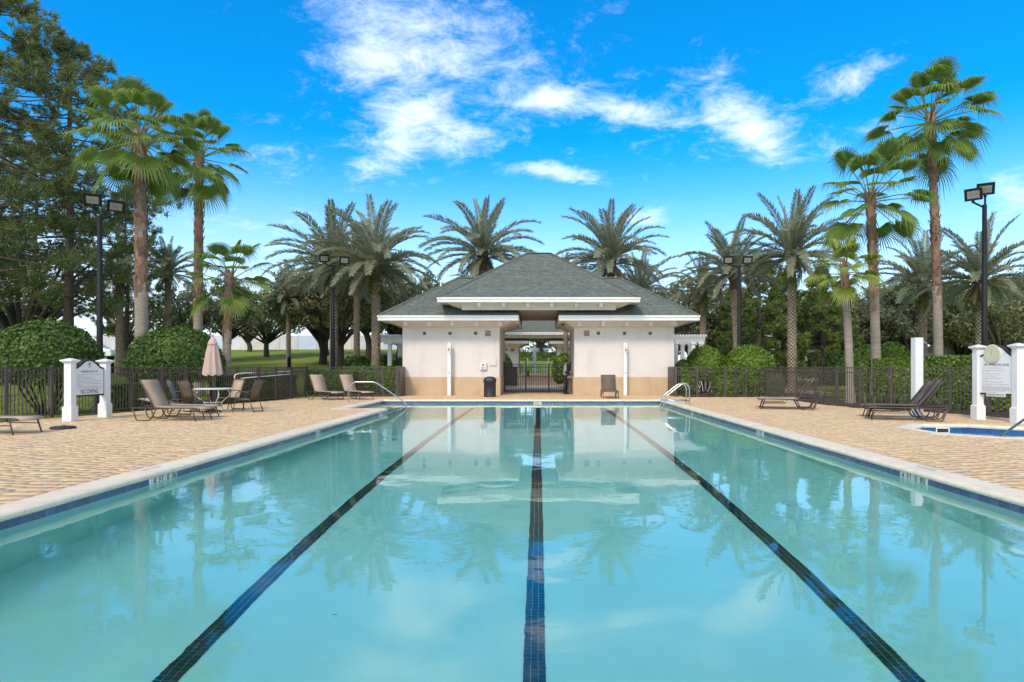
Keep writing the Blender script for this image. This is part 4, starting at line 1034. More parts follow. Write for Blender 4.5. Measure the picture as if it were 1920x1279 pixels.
def frond_fan(e0, seed, petiole=1.25, blade=1.0, mat='fanfrond', droop=1.0):
    R = random.Random(seed); m = MB(); a = RAD(e0); d0 = Vector((cos(a),0,sin(a))); sag = .10*droop
    hub = d0*petiole - Vector((0,0,sag)); m.mi = 1
    m.tube([Vector((0,0,0)), d0*petiole*.5 - Vector((0,0,sag*.25)), hub], [.028,.02,.014], 5); m.mi = 0
    d = (d0 - Vector((0,0,.28*droop))).normalized(); side = Vector((0,1,0)); up = side.cross(d)*-1
    if up.z < 0: up = -up
    n = 36; half = RAD(120)
    for i in range(n):
        t0, t1 = -half + 2*half*i/n, -half + 2*half*(i+1)/n; tm = (t0+t1)/2
        def dirn(t, lift=0): return (d*cos(t) + side*sin(t) + up*(lift + .20*abs(sin(t)) - .05)).normalized()
        r1 = blade*.44*(.80+.20*cos(tm)); r2 = blade*(.80+.20*cos(tm))*R.uniform(.92,1.08); pl = .05*blade
        A0, A1 = hub + dirn(t0)*r1 - up*pl*.5, hub + dirn(t1)*r1 - up*pl*.5; AM = hub + dirn(tm)*r1 + up*pl*.5
        mid = hub + dirn(tm)*(r1+r2)*.5 - Vector((0,0,.07*blade*droop)); w = (A1-A0)*.40
        tip = hub + dirn(tm)*r2*.97 - Vector((0,0,R.uniform(.22,.46)*blade*droop))
        m.add([hub, A0, AM, A1, mid-w, mid+w, tip], [(0,1,2),(0,2,3),(1,4,2),(2,4,5),(2,5,3),(4,6,5)])
    return m
FAN, LIME = [], []
for e0 in (82,66,50,34,18,2,-16,-34,-52):
    for v in range(2):
        FAN.append(frond_fan(e0, e0*7+v, 1.4 if e0 > 0 else 1.2, .95, droop=1.0+.35*v).mesh('frond', [M['fanfrond'], M['petiole']], fix=False))
for e0 in (80,55,35,12,-8,-30):
    LIME.append(frond_fan(e0, e0*5+3, 1.0, .95, droop=1.3).mesh('frond', [M['limefrond'], M['petiole']], fix=False))

def date_trunk_np(H, r, lean, seed):
    """trunk ringed with diamond leaf scars; the top swells into a head of cut boots"""
    n, dz = 42, .032; rows = int(H/dz)+2; th = np.arange(n)*2*pi/n; rng = np.random.default_rng(seed); r = r*.80
    z = np.linspace(-.15, H, rows)[:,None]; T = th[None]; k = 7
    wz = .05*np.sin(z*3.1+seed) + .03*np.sin(T*2+z*5); a = T*k/(2*pi) + z/.19 + wz; b = T*k/(2*pi) - z/.19 + .04*np.sin(z*7+2*seed); u, v = a % 1, b % 1
    ia, ib = np.floor(a).astype(int) % 997, np.floor(b).astype(int) % 997; hsh = np.sin(ia*12.9898 + ib*78.233)*43758.5453; hsh = hsh - np.floor(hsh)
    bump = (.55 + .6*hsh)*np.minimum(1, 2.6*np.minimum(u,1-u))*np.minimum(1, 2.6*np.minimum(v,1-v)); tilt = (u + 1 - v)/2
    t = np.clip(z/H,0,1); head = smooth01((z - (H-1.1))/.7)*(1 - .45*smooth01((z-(H-.25))/.25))
    rad = r*(1.10 - .18*t + .20*np.exp(-z/.25)) + .12*head; amp = .048 + .022*smooth01((t-.5)/.4) + .04*head
    rr = rad + amp*(bump*(.35+.65*tilt) - .4) + rng.normal(0,.009,(rows,n))
    cx = lean[0]*t**1.6; cy = lean[1]*t**1.6
    V = np.stack([cx + rr*np.cos(T), cy + rr*np.sin(T), np.broadcast_to(z, rr.shape)], -1).reshape(-1,3)
    i = np.arange(rows*n).reshape(rows,n); j = np.roll(i,-1,1)
    Q = np.stack([i[:-1], j[:-1], j[1:], i[1:]], -1).reshape(-1,4)
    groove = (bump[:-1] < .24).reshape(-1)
    return V, Q, n, rows, groove

def fern_me(r, h, seed, k=260):
    rng = np.random.default_rng(seed); a = rng.uniform(0,2*pi,k); z = rng.uniform(0,h,k); rad = r + rng.uniform(.0,.10,k)
    P = np.stack([rad*np.cos(a), rad*np.sin(a), z], -1); Nn = np.stack([np.cos(a), np.sin(a), np.full(k,.3)], -1)
    V, Q = leaf_quads(P, Nn, .085, rng, .6, .4); return np_mesh('fern', V, Q, M['fern'])

def date_palm(px, ycrown, Y, label, r=.27, sc=1.0, nf=46, lean=(0,0), ferns=False, zbase=None, seed=0, lo=-14, group='feather-leaved date palms around the pool'):
    x = X_at(px, Y); zb = gz(x, Y) if zbase is None else zbase; H = at(px, ycrown, Y).z - zb
    R = empty('date_palm', (x - lean[0], Y - lean[1], zb), label, 'palm tree', group, 0)
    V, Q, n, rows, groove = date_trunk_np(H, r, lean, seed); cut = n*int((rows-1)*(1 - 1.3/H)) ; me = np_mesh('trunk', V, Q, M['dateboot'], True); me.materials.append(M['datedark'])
    mi = np.zeros(len(Q), np.int32); mi[cut:] = 1; mi[groove] = 1; me.polygons.foreach_set('material_index', mi); link('trunk', me, R)  # grooves take the dark boot colour: brown fibre plus painted crevice shade
    if ferns: link('fern', fern_me(r*1.02, 1.25, seed), R, (lean[0]*.8, lean[1]*.8, H-2.0))
    rg = random.Random(seed+100)
    for k in range(nf):
        t = (k+.5)/nf; e = 88 - (88-lo)*t**.80 + rg.uniform(-7,7); idx = min(range(8), key=lambda q: abs((86,76,64,50,36,20,4,-14)[q]-e))
        az = k*2.39996 + rg.uniform(-.25,.25); me = DATE[idx*2 + (k % 2)]
        f = link('frond', me, R, (lean[0]+cos(az)*.10, lean[1]+sin(az)*.10, H-.12-.35*t), (rg.gauss(0,.06), rg.gauss(0,.06), az), (sc*rg.uniform(.88,1.08),)*3)
    for k in range(5):
        az = rg.uniform(0,2*pi); link('frond', DRY, R, (lean[0]+cos(az)*.15, lean[1]+sin(az)*.15, H-.55), (0, rg.gauss(0,.15), az), (sc*rg.uniform(.5,.8),)*3)
    return R

def fan_trunk(R, H, r, lean, seed, rough_from, pale_to):
    rg = random.Random(seed); P = lambda t: Vector((lean[0]*t**1.7, lean[1]*t**1.7, H*t))
    ns = 40; low = MB(); k = int(ns*rough_from)
    pts = [P(i/ns) for i in range(k+1)]; pts[0] = Vector((0,0,-.2)); low.tube(pts, [r*(1.45 - .45*min(1,i/6)) * (1.0-.12*i/ns) * rg.uniform(.985,1.015) for i in range(k+1)], 14); low.build('trunk', M['smoothtrunk'], R, True)
    up = MB(); pts = [P(i/ns) for i in range(k, ns+1)]; up.tube(pts, [r*.86*rg.uniform(.94,1.06)*(1.12 if i > ns*.9 else 1) for i in range(k, ns+1)], 12)
    up.build('bark', M['rust'], R, True)
    m = MB()
    m2 = MB()
    nb = int((1-rough_from)*H/.055*1.6)
    for i in range(nb):
        t = rough_from + (1-rough_from)*(i+.5)/nb; az = i*2.39996 + rg.uniform(-.3,.3); c = P(t); d = Vector((cos(az),sin(az),0)); s = d.cross(Vector((0,0,1)))
        out = r*.86; w = r*.42*rg.uniform(.7,1.2); hgt = rg.uniform(.14,.30); flare = rg.uniform(.015,.075) if rg.random() < .8 else rg.uniform(.08,.15)
        a = c + d*out*.96; (m2 if (rg.random() < .5 and t > (rough_from+.25*(1-rough_from))) else m).add([a - s*w, a + s*w, a + d*flare + s*w*.45 + Vector((0,0,hgt)), a + d*flare - s*w*.45 + Vector((0,0,hgt)), a + d*(flare-.03)+ Vector((0,0,hgt*.9))], [(0,1,2,3),(3,2,4)])
    for i in range(26):
        t = rough_from - abs(rg.gauss(0,.5))/H; az = rg.uniform(0,2*pi); c = P(t); d = Vector((cos(az),sin(az),0)); s = d.cross(Vector((0,0,1))); a = c + d*r*(.985 - .0*t); w = r*rg.uniform(.2,.45)
        m.add([a - s*w - Vector((0,0,rg.uniform(.03,.12))), a + s*w - Vector((0,0,rg.uniform(.03,.12))), a + d*.03 + s*w*.6 + Vector((0,0,rg.uniform(.1,.3))), a + d*.03 - s*w*.6 + Vector((0,0,rg.uniform(.1,.3)))], [(0,1,2,3)])
    o = m.build('boots', M['rust'], R, fix=False); o['kind'] = 'stuff'
    o = m2.build('boots', M['greyboot'], R, fix=False); o['kind'] = 'stuff'

def fan_palm(pxb, px, ycrown, Y, label, r=.2, sc=1.0, nf=30, rough=.45, seed=0, lime=False, low=-55):
    xb = X_at(pxb, Y); zb = gz(xb, Y); c = at(px, ycrown, Y); H = c.z - zb; lean = (c.x - xb, 0)
    R = empty('fan_palm', (xb, Y, zb), label, 'palm tree', 'fan-leaved palms beside the pool')
    fan_trunk(R, H, r, lean, seed, rough, 0); rg = random.Random(seed+5)
    els = (80,55,35,12,-8,-30) if lime else (82,66,50,34,18,2,-16,-34,-52); bank = LIME if lime else FAN
    for k in range(nf):
        t = (k+.5)/nf; e = 84 - (84-low)*t**.95 + rg.uniform(-6,6); i = min(range(len(els)), key=lambda q: abs(els[q]-e)); me = bank[i] if lime else bank[i*2 + k % 2]
        az = k*2.39996 + rg.uniform(-.3,.3)
        link('frond', me, R, (lean[0]+cos(az)*r*.5, cos(az)*0+sin(az)*r*.5, H-.05-.5*t), (rg.gauss(0,.12), rg.gauss(0,.08), az), (sc*rg.uniform(.85,1.12),)*3)
    return R

fan_palm(266, 262, 246, 23.0, 'tall fan palm with peeling rust trunk behind the second domed bush', .23, 1.02, 36, .46, 1, low=-58)
fan_palm(371, 374, 285, 27.5, 'tall fan palm with grey-brown trunk right of the rust-trunked palm', .20, 1.03, 32, .42, 2)
fan_palm(424, 430, 512, 25.0, 'small fan palm with short pale trunk beside the closed parasol', .17, .88, 22, .62, 3, low=-42)
fan_palm(1760, 1744, 214, 25.5, 'tallest fan palm with slim rust trunk near the right light pole', .18, 1.10, 38, .41, 4, low=-52)
fan_palm(1643, 1631, 362, 25.0, 'medium fan palm left of the tallest palm on the right', .19, 1.06, 28, .57, 5, low=-50)
fan_palm(1594, 1582, 497, 24.0, 'smallest fan palm with lime green leaves on the right', .155, .80, 16, .86, 6, lime=True, low=-35)

dates = [
 (905, 470, 41, 'date palm rising behind the roof left of its peak', dict(r=.36, sc=1.04, seed=1, nf=50)),
 (1145, 482, 41, 'date palm rising behind the roof right of its peak', dict(r=.36, sc=1.05, seed=2, nf=50)),
 (705, 486, 34, 'large date palm with ferny trunk just left of the pavilion', dict(r=.29, sc=.92, seed=3, ferns=True, nf=52)),
 (626, 494, 37, 'date palm directly behind the far left light pole', dict(r=.29, sc=.98, seed=4, ferns=True, nf=48)),
 (669, 508, 43, 'slimmer date palm between two larger ones left of the pavilion', dict(r=.26, sc=.98, seed=5)),
 (541, 552, 46, 'slim date palm standing alone on the lawn left of the light pole', dict(r=.20, sc=.70, seed=6, nf=40, ferns=True)),
 (315, 505, 42, 'date palm behind the second domed bush between two fan palms', dict(r=.27, sc=.66, seed=7, nf=40)),
 (224, 515, 38, 'short date palm with ivy-clad trunk behind the left light pole', dict(r=.25, sc=.60, seed=8, nf=30, ferns=True)),
 (1485, 470, 33, 'large date palm with ferny neck left of the fan palms on the right', dict(r=.28, sc=.88, seed=9, ferns=True, nf=52)),
 (1373, 503, 38, 'date palm just left of the far right light pole', dict(r=.27, sc=.86, seed=10, lean=(-.35,0))),
 (1318, 535, 42, 'date palm with green-clad trunk above the right pergola', dict(r=.26, sc=.66, seed=11, nf=36, ferns=True)),
 (1200, 545, 47, 'low date palm crown showing behind the right roof slope', dict(r=.27, sc=.95, seed=12, nf=36)),
 (1730, 525, 36, 'date palm between the middle and tallest fan palms', dict(r=.27, sc=.82, seed=13, ferns=True)),
 (1838, 515, 31, 'date palm directly left of the near right light pole', dict(r=.25, sc=.80, seed=14, ferns=True)),
 (1061, 515, 50, 'date palm in the courtyard whose trunk shows above the man', dict(r=.24, sc=.50, seed=15, nf=30)),
 (895, 530, 52, 'small date palm tuft just above the left upper roof', dict(r=.24, sc=.62, seed=16, nf=30)),
]
for px, yc, Y, lab, kw in dates: date_palm(px, yc, Y, lab, **kw)

# ------------------------------------------------------------------ bushes, hedges, plants
def dome_np(rx, ry, h, rng, n, leaf, z0=0.0, lump=.05, under=.3):
    """clipped dome: leaves on and just under a half-ellipsoid that bulges a little below its widest ring"""
    u = sphere_pts(int(n*1.4), rng); u = u[u[:,2] > -under][:n]
    ph = 1 + lump*np.sin(u[:,0]*7+1)*np.sin(u[:,1]*6)*np.cos(u[:,2]*5); k = (1 - np.abs(rng.normal(0,.05,len(u))))*ph
    k += (rng.random(len(u)) < .03)*rng.uniform(0,.11,len(u))
    P = u*k[:,None]*np.array([rx,ry,h]) + np.array([0,0,z0]); return leaf_quads(P, u, leaf, rng, .55, .55)
def core_np(rx, ry, h, z0, n=18, under=.3):
    V, Q = [], []; rows = 9
    for i in range(rows):
        a = -math.asin(under)*.9 + (pi/2+math.asin(under)*.9)*i/(rows-1)
        for k in range(n): V.append((rx*.9*cos(a)*cos(2*pi*k/n), ry*.9*cos(a)*sin(2*pi*k/n), z0+h*.9*sin(a)))
    for i in range(rows-1):
        for k in range(n): Q.append((i*n+k, i*n+(k+1)%n, (i+1)*n+(k+1)%n, (i+1)*n+k))
    return np.array(V), np.array(Q)
def dome_me(rx, ry, h, z0, n, leaf, mat, seed, under=.3):
    rng = np.random.default_rng(seed); V, Q = dome_np(rx, ry, h, rng, n, leaf, z0, under=under); V2, Q2 = core_np(rx, ry, h, z0, under=under)
    return np_mesh('foliage', np.concatenate([V,V2]), np.concatenate([Q, Q2+len(V)]), mat)
def stems_me(r, h, seed, n=12):
    R = random.Random(seed); m = MB()
    for k in range(n):
        a = 2*pi*k/n + R.uniform(-.3,.3); e = Vector((cos(a)*r*R.uniform(.45,.8), sin(a)*r*R.uniform(.45,.8), h)); s = Vector((cos(a)*.12, sin(a)*.12, -.1)); mid = s.lerp(e,.5)+Vector((R.uniform(-.15,.15),R.uniform(-.15,.15),0))
        pp = smoothpath([s, mid, e],3); m.tube(pp, list(np.linspace(.035,.015,len(pp))), 5)
        m.tube([mid, mid+Vector((R.uniform(-.4,.4),R.uniform(-.4,.4),h*.5))],[.018,.008],4)
    return m.mesh('stem', M['bark'], True)
def topiary(px, Y, rx, ztop, zmid, label, mat, n, leaf, stems, group, seed, under=.35):
    x = X_at(px, Y); R = empty('domed_bush', (x, Y, 0), label, 'bush', group)
    link('foliage', dome_me(rx, rx, ztop-zmid, zmid, n, leaf, mat, seed, under), R)
    if stems: link('stem', stems_me(rx, zmid, seed), R)
    return R
topiary(86, 18.6, 1.42, 2.78, 1.45, 'largest domed bush behind the depth sign at far left', M['bushdark'], 7500, .062, True, 'large domed bushes behind the left fence', 41, .45)
topiary(330, 23.2, 1.62, 2.90, 1.45, 'large domed bush behind the closed parasol', M['bushdark'], 7500, .066, True, 'large domed bushes behind the left fence', 42, .45)
topiary(1322, 31.5, 1.02, 2.46, 1.25, 'left of the paired round bushes behind the side gate', M['bushleaf'], 5000, .065, True, 'round bushes behind the right fence', 43, .5)
topiary(1404, 31.0, 1.30, 2.50, 1.2, 'right of the paired round bushes, behind the far right light pole', M['bushleaf'], 5500, .065, True, 'round bushes behind the right fence', 44, .5)
topiary(1282, 31.2, .55, 1.75, .9, 'small loose bush at the right corner of the pavilion', M['bushdark'], 1800, .07, False, None, 45, .6)
topiary(1627, 33, .95, 2.55, 1.4, 'round bush between the small and middle fan palms', M['bushleaf'], 3500, .075, False, 'round bushes beyond the tall hedge', 46, .5)
topiary(1672, 33, .95, 2.72, 1.5, 'round bush right of the middle fan palm beyond the hedge', M['bushleaf'], 3500, .075, False, 'round bushes beyond the tall hedge', 47, .5)
topiary(1566, 36, .7, 2.2, 1.0, 'dark round bush in front of the beige house', M['bushdark'], 2200, .085, False, None, 48, .6)
topiary(1600, 30, .75, 2.05, 1.1, 'low round bush behind the smallest fan palm', M['bushleaf'], 2400, .075, False, 'round bushes beyond the tall hedge', 49, .5)
topiary(1058, 42, .85, 2.30, 1.2, 'clipped round bush in the courtyard behind the man', M['bushleaf'], 2600, .085, False, 'clipped bushes in the courtyard', 50, .9)
topiary(938, 42, .85, 2.4, 1.2, 'clipped round bush at the left of the courtyard', M['bushdark'], 2000, .085, False, 'clipped bushes in the courtyard', 51, .9)

def hedge(pts, width, z1, label, mat=None, dens=330, leaf=.055, seed=0, z0=-.05, group=None):
    """clipped hedge along a polyline"""
    rng = np.random.default_rng(seed); Ps, Ns = [], []; core = MB()
    for (x0,y0),(x1,y1) in zip(pts[:-1], pts[1:]):
        d = np.array([x1-x0, y1-y0]); L = np.hypot(*d); d = d/L; s = np.array([-d[1], d[0]]); h = z1 - z0
        def put(n, t, w, z, nrm):
            p = np.empty((n,3)); p[:,:2] = np.array([x0,y0]) + t[:,None]*L*d + w[:,None]*s; p[:,2] = z; Ps.append(p); Ns.append(np.tile(nrm,(n,1)))
        wob = lambda n: np.abs(rng.normal(0,.035,n))
        n = int(L*h*dens); put(n, rng.random(n), width/2 - wob(n), z0 + h*rng.random(n), [s[0],s[1],.1]); put(n, rng.random(n), -width/2 + wob(n), z0 + h*rng.random(n), [-s[0],-s[1],.1])
        n = int(L*width*dens*1.3); put(n, rng.random(n), (rng.random(n)-.5)*width, z1 - wob(n) + .02*np.sin(rng.random(n)*6), [0,0,1.])
        n = int(width*h*dens)
        for e, sg in ((0,-1),(1,1)): put(n, e - sg*wob(n)/L, (rng.random(n)-.5)*width, z0 + h*rng.random(n), [d[0]*sg, d[1]*sg, 0])
        a = .06; c = [np.array([x0,y0]) + d*a + s*(width/2-a), np.array([x0,y0]) + d*a - s*(width/2-a), np.array([x1,y1]) - d*a - s*(width/2-a), np.array([x1,y1]) - d*a + s*(width/2-a)]
        core.prism([tuple(q) for q in c], 'z', z0, z1-a)
    V, Q = leaf_quads(np.concatenate(Ps), np.concatenate(Ns).astype(float), leaf, rng, .5, .6)
    V2 = np.array(core.v); Q2 = np.array([f for f in core.f])
    me = np_mesh('hedge', np.concatenate([V,V2]), np.concatenate([Q,Q2+len(V)]), mat or M['hedgeleaf'])
    return tag(link('hedge', me), label, 'hedge', group)
hedge([(X_at(577,30.2),30.2),(X_at(668,30.2),30.2)], 1.0, 1.22, 'lower clipped hedge behind the two far left loungers', seed=1, dens=260)
hedge([(X_at(640,32.2),32.2),(X_at(752,32.2),32.2)], 1.0, 1.40, 'taller clipped hedge against the left side of the pavilion', seed=2, dens=240)
hedge([on_line(225,[(225,19.9),(345,22.4)]), on_line(345,[(225,19.9),(345,22.4)])], .8, .78, 'dark low hedge under the second domed bush', M['bushdark'], seed=3, dens=260)
hedge([(-12.6,24.0),(-11.75,26.2),(-11.6,28.9)], .7, 1.0, 'dark low hedge behind the life pole on the left fence', M['bushdark'], seed=4, dens=240)
hedge([(X_at(1271,29.5),29.5),(X_at(1303,29.5),29.5)], .8, 1.0, 'small clipped hedge at the right corner of the pavilion', seed=5, dens=260)
hedge([(X_at(1338,29.9),29.9),(X_at(1392,29.9),29.9)], .7, .92, 'low clipped hedge under the paired round bushes', seed=6, dens=260)
hedge([(X_at(1402,29.4),29.4),(X_at(1470,29.0),29.0)], .7, .92, 'low clipped hedge at the bend of the right fence', seed=7, dens=260)
hedge([(X_at(1602,25.9),25.9),(X_at(1636,25.4),25.4)], .9, 1.68, 'short tall hedge between the two right fan palm trunks', seed=8, dens=260)
hedge([(X_at(1646,24.4),24.4),(X_at(1756,22.6),22.6)], .9, 1.68, 'tall clipped hedge behind the white shower post', seed=9, dens=300)
hedge([(X_at(1752,21.3),21.3),(X_at(1840,19.8),19.8),(X_at(1990,18.2),18.2)], .9, 1.72, 'tall clipped hedge behind the spa sign', seed=10, dens=320)
hedge([(-14,90),(14,90)], 2.0, 3.45, 'far dark hedge seen through the passage', M['bushdark'], 60, .14, seed=11)

# loose broad-leaved shrubs by the left pergola
for k, (px, Y, r, h) in enumerate([(675,36.5,1.0,1.95),(700,37.5,1.1,2.1),(735,38,1.2,2.2)]):
    lab = ('loose dark shrub left of the ferny date palm trunk', 'loose dark shrub behind the ferny date palm trunk', 'loose dark shrub under the left white pergola')[k]
    rng = np.random.default_rng(60+k); cl = [(rng.normal(0,.5)*r, rng.normal(0,.5)*r, h*rng.uniform(.3,.85), .42*r) for _ in range(12)]
    V, Q = crown_np(cl, 110, .11, rng); x = X_at(px,Y); R = empty('shrub', (x,Y,0), lab, 'shrub', 'shrubs by the left pergola'); link('foliage', np_mesh('foliage', V, Q, M['bushdark']), R)

# strappy plants along the right fence
rg = random.Random(5)
for k, (px, Y) in enumerate([(1622,21.9),(1640,21.4),(1655,21.1),(1672,20.7),(1690,20.5),(1540,25.0),(1758,20.2)]):
    m = MB(); R_ = random.Random(80+k)
    for i in range(46):
        a = R_.uniform(0,2*pi); L = R_.uniform(.35,.75); d = Vector((cos(a),sin(a),0)); s = d.cross(Vector((0,0,1)))*.011; b = d*R_.uniform(0,.12); mid = b + d*L*.3 + Vector((0,0,L*.75)); t = b + d*L*R_.uniform(.6,1) + Vector((0,0,L*R_.uniform(.35,.75)))
        m.add([b-s,b+s,mid+s,mid-s,t],[(0,1,2,3),(3,2,4)])
    lab = ['strappy pale plant behind fence left of middle fan palm', 'strappy pale plant at the foot of the middle fan palm', 'strappy pale plant right of the middle fan palm foot', 'strappy pale plant halfway between palm foot and shower post', 'strappy pale plant nearest the white shower post', 'strappy plant behind the bend of the right fence', 'strappy plant at the foot of the tallest right palm'][k]
    o = m.build('strap_plant', M['sprayleaf'], loc=(X_at(px,Y),Y,-.05), fix=False); tag(o, lab, 'plant', 'strappy plants along the right fence')
# mulch strips behind the fences
m = MB(); pts = [on_line(p, RT) for p in (1440,1530,1614,1672,1779,1893,2000)]
for (a,b),(c,d) in zip(pts[:-1],pts[1:]): m.add([(a+.05,b+.05,-.03),(c+.05,d+.05,-.03),(c+2.4,d+1.8,-.03),(a+2.4,b+1.8,-.03)],[(0,1,2,3)])
m.box(-10.5,-6.7,28.5,33,-.2,-.03); m.box(6.7,14,28.15,33,-.2,-.031)
pts = [on_line(p, LT) for p in (-100,97,310,500,574)]
for (a,b),(c,d) in zip(pts[:-1],pts[1:]): m.add([(a-.05,b,-.03),(c-.05,d,-.03),(c-.5,d+.3,-.034),(a-.5,b+.3,-.034)],[(0,1,2,3)])
tag(m.build('planting_ground', M['mulch']), 'dark mulch beds along the fences', kind='structure')
# grass blades near the left fence
rng = np.random.default_rng(90); n = 16000; gx = rng.uniform(-24,-11.5,n); gy = rng.uniform(14.5,30,n)
out = ~inside(DECK, gx, gy) & (edge_dist(DECK, gx, gy) > .45); gx, gy = gx[out], gy[out]; n = len(gx); b = np.stack([gx,gy,ground_z(gx,gy)-.01],-1)
a = rng.uniform(0,2*pi,n); s = np.stack([np.cos(a),np.sin(a),0*a],-1)*.012; t = b + np.stack([rng.normal(0,.03,n),rng.normal(0,.03,n),rng.uniform(.05,.12,n)],-1)
V = np.stack([b-s,b+s,t],1).reshape(-1,3); tag(link('grass', np_mesh('grass', V, np.arange(3*n).reshape(-1,3), M['blade'])), 'short grass behind the left fence', kind='stuff')

# ------------------------------------------------------------------ pergolas
def pergola(pxs, Y, label, side):
    x0, x1 = X_at(pxs[0], Y), X_at(pxs[1], Y); R = empty('pergola', (0,Y,0), label, 'pergola', 'white pergolas beside the pavilion')
    zt = at(0, 632, Y).z
    for dy in (0, 2.6):
        m = MB(); m.box(x0, x1, dy-.06, dy+.06, zt-.32, zt); m.build('beam', M['white'], R)
    n = int((x1-x0)/.16)
    for i in range(n+1):
        x = x0 + (x1-x0)*i/n; m = MB(); m.box(x-.022, x+.022, -.45, 3.05, zt+.002, zt+.13); m.build('rafter', M['white'], R)
    for px in pxs[2]:
        x = X_at(px, Y)
        for dy in (0, 2.6):
            m = MB(); m.box(x-.11,x+.11,dy-.11,dy+.11,-.1,zt-.322); m.box(x-.15,x+.15,dy-.15,dy+.15,-.1,.2); m.box(x-.15,x+.15,dy-.15,dy+.15,zt-.42,zt-.324); m.build('column', M['white'], R)
pergola((699, 790, (731,)), 36.0, 'white pergola at the left side of the pavilion', -1)
pergola((1230, 1321, (1267, 1299, 1314)), 36.0, 'white pergola at the right side of the pavilion', 1)

# ------------------------------------------------------------------ light poles
def flood(R, loc, rz, tilt, w=.5, h=.42, d=.17):
    """box floodlight: housing, lens, visor lip; faces local -y"""
    m = MB(); m.frustum((-w/2,w/2,-h/2,h/2),(-w/2*.72,w/2*.72,-h/2*.72,h/2*.72),0,d,True); m.box(-w/2-.012,w/2+.012,-h/2-.012,h/2+.012,-.035,0)
    o = m.build('floodlight', M['pole'], R, bev=.012, loc=loc, rot=(RAD(90)+tilt, 0, rz)); o.rotation_euler = (Matrix.Rotation(rz,3,'Z') @ Matrix.Rotation(RAD(-90)-tilt,3,'X')).to_euler()
    m = MB(); m.box(-w/2+.07,w/2-.07,-h/2+.075,h/2-.06,-.041,-.036); m.build('lens', M['lampglass'], o)
    return o
def light_pole(px, ytop, Y, label, heads, r=.085, arm=.35):
    x = X_at(px, Y); R = empty('light_pole', (x,Y,0), label, 'light pole', 'black floodlight poles at the deck corners'); zt = at(px, ytop, Y).z
    m = MB(); m.tube([(0,0,0),(0,0,1.2),(0,0,zt)], [r*1.25,r*1.15,r*.78], 14); m.build('pole', M['pole'], R, True)
    m = MB(); m.lathe([(r*2.4,0),(r*2.4,.05),(r*1.6,.12),(r*1.3,.25)], 14); m.build('base', M['pole'], R, True)
    for hx, hz, rz, tilt, s in heads:
        m = MB(); m.tube(bendpath([(0,0,zt-.1),(hx*.55,0,zt+.0),(hx,0,zt+.08),(hx,0,zt+hz)],.14,5), .032, 8); m.build('arm', M['pole'], R, True)
        m = MB(); m.tube([(hx,0,zt+hz-.05),(hx,0,zt+hz+.08)], .045, 8); m.build('swivel', M['pole'], R, True)
        flood(R, (hx, -.02, zt+hz+.22), rz, tilt, .48*s, .38*s, .20)
    return R
# heads: offset x, height over pole top, heading (0 = towards the camera), downward tilt, size
light_pole(187, 405, 20.5, 'near black floodlight pole behind the depth sign', [(-.22,.32,RAD(28),RAD(-28),1.0),(.55,.10,RAD(40),RAD(-30),1.0)])
light_pole(1846, 384, 20.5, 'near black floodlight pole behind the spa sign', [(-.38,.12,RAD(-42),RAD(-22),1.0),(.02,.30,RAD(-30),RAD(-26),1.0)])
light_pole(624, 497, 31.5, 'far black floodlight pole before the left hedge', [(-.42,.12,RAD(10),RAD(-18),1.0),(.60,.02,RAD(24),RAD(-22),1.0)], .10)
light_pole(1386, 498, 31.5, 'far black floodlight pole between the two round bushes', [(-.55,.06,RAD(-12),RAD(-20),1.0),(.42,.06,RAD(-8),RAD(-20),1.0)], .10)

# ------------------------------------------------------------------ signs
def sign_posts(R, ends, zt):
    for (x,y) in ends:
        m = MB(); m.box(x-.09,x+.09,y-.09,y+.09,0,zt-.08); m.build('post', M['white'], R, bev=.004)
        m = MB(); m.box(x-.118,x+.118,y-.118,y+.118,0,.36); m.frustum((x-.118,x+.118,y-.118,y+.118),(x-.092,x+.092,y-.092,y+.092),.36,.385); m.build('base_block', M['white'], R, bev=.004)
        m = MB(); m.frustum((x-.095,x+.095,y-.095,y+.095),(x-.15,x+.15,y-.15,y+.15),zt-.10,zt-.05); m.box(x-.155,x+.155,y-.155,y+.155,zt-.05,zt-.02); m.frustum((x-.15,x+.15,y-.15,y+.15),(x-.02,x+.02,y-.02,y+.02),zt-.02,zt+.03); m.build('cap', M['white'], R, bev=.004)
def board_outline(w, z0, zs, zt, inset=0.0):
    """lower edge, shoulders, ogee rising to the crest"""
    h = w/2 - inset; P = [(-h,z0+inset),(h,z0+inset),(h,zs-inset)]
    for i in range(1,24):
        t = i/24; u = h*(1-2*t); s = cos(pi*min(1,abs(u)/h*1.02)); P.append((u, zs-inset + (zt-zs)*(.5+.5*s)**.9))
    P.append((-h,zs-inset)); return P
